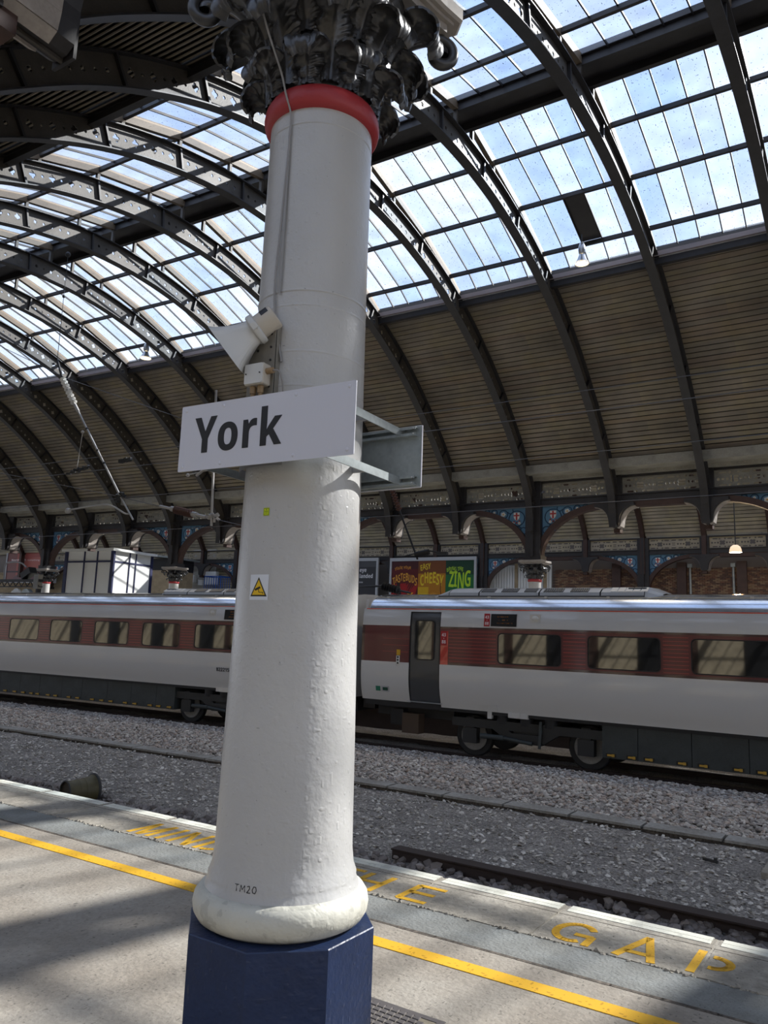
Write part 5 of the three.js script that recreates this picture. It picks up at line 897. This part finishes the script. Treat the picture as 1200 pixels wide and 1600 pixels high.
{ const t = group('hanging_lamp'); place(t, -3.22, 5.75, -33); tag(t, 'small glowing dome lamp on a long rod before the pale pierced girder at right', 'lamp'); mesh('shade', mb().lathe([[0, .32], [.1, .31], [.19, .24], [.235, .12], [.245, 0], [.235, 0], [.18, .22], [0, .3]], 28), std(lin(.8, .66, .5), .6, { emissive: new THREE.Color(1, .68, .42), emissiveIntensity: .55 }), t); mesh('rod', mb().rod(V3(0, .3, 0), V3(0, 4.9, 0), .022, 6), M.darkMetal, t); const l = new THREE.PointLight(new THREE.Color(1, .75, .45), 12); l.name = 'lamp_light'; l.position.set(0, -.06, 0); l.castShadow = true; l.shadow.radius = 6; t.add(l); }
// ================================================================ POSTERS
function board(name, label, s, y0, y1, w, z, tx, cols) {
  const t = group(name); place(t, s, 0, z); tag(t, label, 'poster'); const h = y1 - y0, f = .13;
  mesh('backing', mb().span(-w / 2, w / 2, y0, y1, -.1, -.01), M.black, t);
  mesh('frame', mb().span(-w / 2 - f, w / 2 + f, y1, y1 + f + .08, -.1, .06).span(-w / 2 - f, w / 2 + f, y0 - f, y0, -.1, .06).span(-w / 2 - f, -w / 2, y0, y1, -.1, .06).span(w / 2, w / 2 + f, y0, y1, -.1, .06), M.frameGrey, t);
  tx.forEach((m, i) => { const pw = w / tx.length, g = face(pw - .004, h); g.translate(-w / 2 + pw * (i + .5), (y0 + y1) / 2, .0); mesh('print', g, std(0xffffff, .4, { map: m }), t); });
  return t;
}
const wob = (c, str, x, y, size, color, sc = 1, tilt = 0, arch = 0) => { c.save(); c.translate(x, y); c.rotate(tilt); c.scale(1, sc); c.font = `bold ${size}px sans-serif`; c.fillStyle = color; c.textAlign = 'left'; const ws = [...str].map((ch) => c.measureText(ch).width * .92), tot = ws.reduce((a, b) => a + b, 0); let px = -tot / 2; [...str].forEach((ch, i) => { const k = (px + ws[i] / 2) / (tot / 2); c.save(); c.translate(px, arch * (k * k) + (i % 2 ? -4 : 4)); c.rotate(k * arch / size * .5); c.fillText(ch, 0, 0); c.restore(); px += ws[i]; }); c.restore(); };
const pack = (c, x, y, s, col, rot) => { c.save(); c.translate(x, y); c.rotate(rot); c.fillStyle = col; c.beginPath(); c.moveTo(-60 * s, -100 * s); c.lineTo(60 * s, -110 * s); c.lineTo(70 * s, 110 * s); c.lineTo(-64 * s, 110 * s); c.fill(); c.fillStyle = '#1b1a18'; c.beginPath(); c.moveTo(-36 * s, -52 * s); c.lineTo(0, -76 * s); c.lineTo(36 * s, -52 * s); c.lineTo(0, -30 * s); c.fill(); c.fillStyle = '#e9e2c8'; c.beginPath(); c.ellipse(0, 30 * s, 48 * s, 62 * s, 0, 0, 7); c.fill(); c.strokeStyle = '#26241f'; c.lineWidth = 9 * s; for (let i = -1; i < 2; i++) { c.beginPath(); c.moveTo(-34 * s, 30 * s + i * 26 * s); c.lineTo(-8 * s, 12 * s + i * 26 * s); c.lineTo(8 * s, 34 * s + i * 26 * s); c.lineTo(34 * s, 20 * s + i * 26 * s); c.stroke(); } c.restore(); };
const pA = canvasTex(512, 768, (c, w, h) => { c.fillStyle = '#5c1418'; c.fillRect(0, 0, w, h); c.fillStyle = '#45141a'; c.fillRect(0, 0, w, 120); c.fillStyle = '#a3191f'; for (let i = 0; i < 12; i++) { c.beginPath(); c.moveTo(w / 2, 560); c.lineTo(w * (i / 11) - 60, 330 + 400 * Math.abs(i / 11 - .5)); c.lineTo(w * (i / 11) + 10, 330); c.fill(); } wob(c, 'TEASE YOUR', 215, 115, 58, '#d9912f', 1, -.06, 20); wob(c, 'TASTEBUDS', 258, 300, 92, '#e0a23a', 1.75, -.02, 40); c.fillStyle = '#2b1416'; c.beginPath(); c.moveTo(100, 330); c.lineTo(160, 320); c.lineTo(200, 500); c.lineTo(150, 520); c.fill(); c.fillStyle = '#c02a30'; c.beginPath(); c.ellipse(150, 640, 120, 130, 0, 0, 7); c.fill(); c.fillStyle = '#d8843c'; c.beginPath(); c.ellipse(80, 660, 46, 90, .3, 0, 7); c.fill(); pack(c, 385, 600, .85, '#b11d22', -.1); c.fillStyle = '#e8a233'; c.beginPath(); c.moveTo(300, 480); c.lineTo(430, 470); c.lineTo(380, 540); c.fill(); });
const pB = canvasTex(512, 768, (c, w, h) => { c.fillStyle = '#b8781c'; c.fillRect(0, 0, w, h); c.fillStyle = '#7a431d'; c.fillRect(0, 0, w, 190); c.fillStyle = '#d8ab1e'; c.fillRect(0, 390, 200, 400); wob(c, 'EASY', 135, 130, 92, '#e2c22a', 1.3, -.12, 6); wob(c, 'CHEESY', 250, 330, 128, '#e8c92c', 1.75, 0, 34); c.fillStyle = '#c98a2a'; c.beginPath(); c.ellipse(290, 620, 140, 150, 0, 0, 7); c.fill(); c.fillStyle = '#3e6a2c'; c.beginPath(); c.ellipse(285, 560, 70, 44, 0, 0, 7); c.fill(); c.fillStyle = '#e6b23a'; for (let i = 0; i < 5; i++) { c.beginPath(); c.ellipse(230 + i * 42, 650, 32, 26, i, 0, 7); c.fill(); } c.strokeStyle = '#5d2c12'; c.lineWidth = 14; c.beginPath(); c.moveTo(430, 330); c.quadraticCurveTo(400, 470, 480, 600); c.stroke(); pack(c, 105, 580, .95, '#ddb728', .05); });
const pC = canvasTex(512, 768, (c, w, h) => { c.fillStyle = '#1c6a38'; c.fillRect(0, 0, w, h); c.fillStyle = '#123f2a'; c.fillRect(0, 0, w, 210); c.fillStyle = '#2f9a46'; c.beginPath(); c.ellipse(300, 560, 300, 160, 0, 0, 7); c.fill(); wob(c, 'BRING THE', 165, 150, 62, '#a9cf2c', 1.3, -.04, 10); wob(c, 'ZING', 250, 400, 178, '#b9dc2e', 1.8, .03, -14); c.fillStyle = '#4c4f52'; c.beginPath(); c.ellipse(190, 600, 44, 100, -.5, 0, 7); c.fill(); c.fillStyle = '#9fa3a5'; c.beginPath(); c.ellipse(180, 560, 30, 24, -.5, 0, 7); c.fill(); c.fillStyle = '#8bc63a'; c.beginPath(); c.ellipse(300, 640, 110, 30, .1, 0, 7); c.fill(); pack(c, 440, 640, .8, '#c9d528', -.15); });
const pD = canvasTex(512, 768, (c, w, h) => { c.fillStyle = '#3a3b3f'; c.fillRect(0, 0, w, h); c.fillStyle = '#505256'; c.fillRect(0, 0, w, 90); c.save(); c.scale(.36, 1); c.fillStyle = '#e8e8ea'; c.font = 'bold 84px sans-serif'; c.textAlign = 'left'; c.fillText('eye', 1080, 165); c.fillText('landed', 1080, 258); c.font = '40px sans-serif'; c.fillText('now', 1080, 335); c.restore(); c.fillStyle = '#26272a'; c.beginPath(); c.ellipse(340, 720, 220, 90, 0, 0, 7); c.fill(); });
const pE = canvasTex(768, 512, (c, w, h) => { c.fillStyle = '#a4544c'; c.fillRect(0, 0, w, h); c.fillStyle = '#7d4c48'; c.fillRect(0, 0, 150, h); c.fillStyle = '#b5665a'; c.beginPath(); c.ellipse(520, 210, 260, 130, 0, 0, 7); c.fill(); c.fillStyle = '#3a2a30'; c.fillRect(0, 330, w, 26); c.fillStyle = '#6a4a4e'; c.beginPath(); c.ellipse(330, 480, 220, 110, 0, 0, 7); c.fill(); c.fillStyle = '#f1e3df'; c.font = 'bold 46px sans-serif'; c.fillText('Northcroft', 60, 150); c.font = '40px sans-serif'; c.fillText('Something to smile about', 316, 150); });
board('poster_board', 'wide poster board with three snack adverts, red, yellow and green', -19.73, 3.3, 6.55, 5.75, -40.72, [pA, pB, pC]);
board('poster_board', 'dark grey poster board ending in the words eye landed, beside the column', -25.62, 3.3, 6.6, 5.3, -40.72, [pD]);
board('poster_board', 'faded red poster on the far wall at the left edge, white lettering across it', -52.6, 5.3, 7.75, 5.6, -41.4, [pE]);
// ================================================================ WHITE CLAD BOOTH and the odds and ends behind the train
{
  const t = group('lift_enclosure'); place(t, -32.46, 0, -28); tag(t, 'tall booth clad in white panels in dark blue frames behind the left coach', 'booth');
  const W = 3.75, D = 3.05, H = 6.02, xs = [0, 1.25, 2.3, W], bar = (x, y0, y1, z, dx = .06, dz = .06) => mb().span(x - dx, x + dx, y0, y1, z - dz, z + dz);
  for (const x of [-W, -2.25, -1.2, 0]) mesh('frame_post', bar(x, 0, H, 0, x === 0 || x === -W ? .12 : .035), M.blueFrame, t);
  for (const z of [-1.25, -1.75, -D]) mesh('frame_post', bar(0, 0, H, z, .06, z === -D ? .1 : .035), M.blueFrame, t);
  for (const y of [3.42, 5.42]) mesh('frame_rail', mb().span(-W, 0, y - .05, y + .05, -.05, .05).span(-.05, .05, y - .05, y + .05, -D, 0), M.blueFrame, t);
  for (const [a, b] of [[-W, -2.25], [-2.25, -1.2], [-1.2, 0]]) for (const [u, v] of [[1, 3.4], [3.44, 5.4], [5.44, H]]) mesh('panel', mb().span(a + .03, b - .03, u, v, -.03, .0), M.boothPanel, t);
  for (const [a, b] of [[-D, -1.75], [-1.75, -1.25], [-1.25, 0]]) for (const [u, v] of [[1, 3.4], [3.44, 5.4], [5.44, H]]) mesh('panel', mb().span(-.03, .02, u, v, a + .03, b - .03), M.boothPanel, t);
  mesh('roof', mb().span(-W - .2, .25, H, H + .14, -D - .2, .25), M.boothPanel, t); mesh('back', mb().span(-W, 0, 0, H, -D - .05, -D), M.boothPanel, t); mesh('back', mb().span(-W - .03, -W, 0, H, -D, 0), M.boothPanel, t);
  const h = group('train_roof_unit'); place(h, -30.9, 0, -14.45); tag(h, 'low grey roof unit on the left coach before the booth', 'roof unit'); mesh('unit', mb().ext(rrect(-1.1, 1.1, -.7, .7, .1), .14, mat4(0, 2.76, 0, -Math.PI / 2), .02), M.plate, h); mesh('vent', mb().span(-.8, .8, 2.9, 2.94, -.4, .4), M.grille, h);
  const k = group('shelter'); place(k, -37.2, 0, -37.5); tag(k, 'grey sloping roofed shelter with a dark window band right of the booth', 'shelter'); mesh('roof', mb().box(4.6, .12, 3, 0, 6.75, 0, .0, 0, -.09), M.galv, k); mesh('window_band', mb().span(-2.2, 2, 5.7, 6.5, -1.2, 1.2), M.black, k); mesh('lower_wall', mb().span(-2.2, 2, 0, 5.7, -1.2, 1.2), M.brickTan, k);
  const c = group('blue_cage'); place(c, -34.4, 0, -39.5); tag(c, 'blue tubular steel guard cage left of the foreground column', 'cage'); { const b = mb(); for (let i = 0; i <= 7; i++) for (const z of [0, -1]) b.rod(V3(-.75 + i * .21, 3, z), V3(-.75 + i * .21, 5.55, z), .025, 6); mesh('bars', b, M.blueCage, c); mesh('rails', mb().rod(V3(-.75, 5.55, 0), V3(.75, 5.55, 0), .035, 6).rod(V3(-.75, 5.55, -1), V3(.75, 5.55, -1), .035, 6).rod(V3(-.75, 5.55, 0), V3(-.75, 5.55, -1), .035, 6).rod(V3(.75, 5.55, 0), V3(.75, 5.55, -1), .035, 6).span(-.75, .75, 4.1, 4.3, -1, 0).span(-.75, .75, 2.9, 3, -1, 0), M.blueCage, c); }
  const bx = (label, s, y, w, hh) => { const g = group('equipment_cabinet'); place(g, s, y, -41.4); tag(g, label, 'cabinet'); mesh('case', mb().ext(rrect(-w / 2, w / 2, 0, hh, .03), .35, mat4(0, 0, -.2), .01), M.boothPanel, g); mesh('hinge_strip', mb().span(-w / 2 - .02, -w / 2 + .03, .05, hh - .05, .1, .175), M.galv, g); };
  bx('small white cabinet on the wall right of the booth capital', -37.5, 5.25, .55, .55); bx('small low white cabinet between the two others beside the blue cage', -36.7, 5.05, .45, .4); bx('larger white cabinet on the wall behind the blue cage', -35.9, 5.1, 1.0, .95);
  // signal gantry at the left edge
  const g = group('signal_gantry'); place(g, -30.4, 0, -20.2); tag(g, 'dark lattice signal gantry with lamp housings at the left edge above the train', 'signal gantry');
  mesh('beam', mb().span(-4, 1.7, 3.62, 3.74, -.12, .12).span(-4, 1.7, 3.38, 3.42, -.1, .1), M.black, g);
  { const b = mb(); for (let i = 0; i < 14; i++) b.bar(V3(-3.9 + i * .4, 3.4, .1), V3(-3.7 + i * .4, 3.65, .1), .03, .03).bar(V3(-3.7 + i * .4, 3.65, .1), V3(-3.5 + i * .4, 3.4, .1), .03, .03); mesh('lattice', b, M.black, g); }
  mesh('lamp_housing', mb().box(.62, .3, .4, .78, 4.02, 0, 0, 0, .5), M.black, g); mesh('lamp_housing', mb().cyl(.3, .3, .2, mat4(.95, 3.0, .1, Math.PI / 2), 24), M.galv, g); mesh('lamp_housing', mb().cyl(.16, .16, .2, mat4(.1, 3.05, .1, Math.PI / 2), 16).cyl(.28, .28, .1, mat4(.1, 3.05, 0, Math.PI / 2), 20), M.white, g);
  mesh('guard_hoop', mb().tube([V3(-.9, 3.7, 0), V3(-.9, 4.45, 0), V3(-.5, 4.55, 0), V3(.2, 4.5, 0), V3(.6, 4.3, 0)], .035, 6, 40), M.conduit, g); mesh('relay_box', mb().span(1.35, 1.65, 3.3, 3.95, -.1, .15).span(-.6, 1.4, 2.75, 3.0, -.1, .1), M.plate, g); mesh('legs', mb().span(1.5, 1.62, 0, 3.7, -.1, .1).span(-3.9, -3.78, 0, 3.7, -.1, .1), M.black, g);
}
renderer.render(scene, camera);
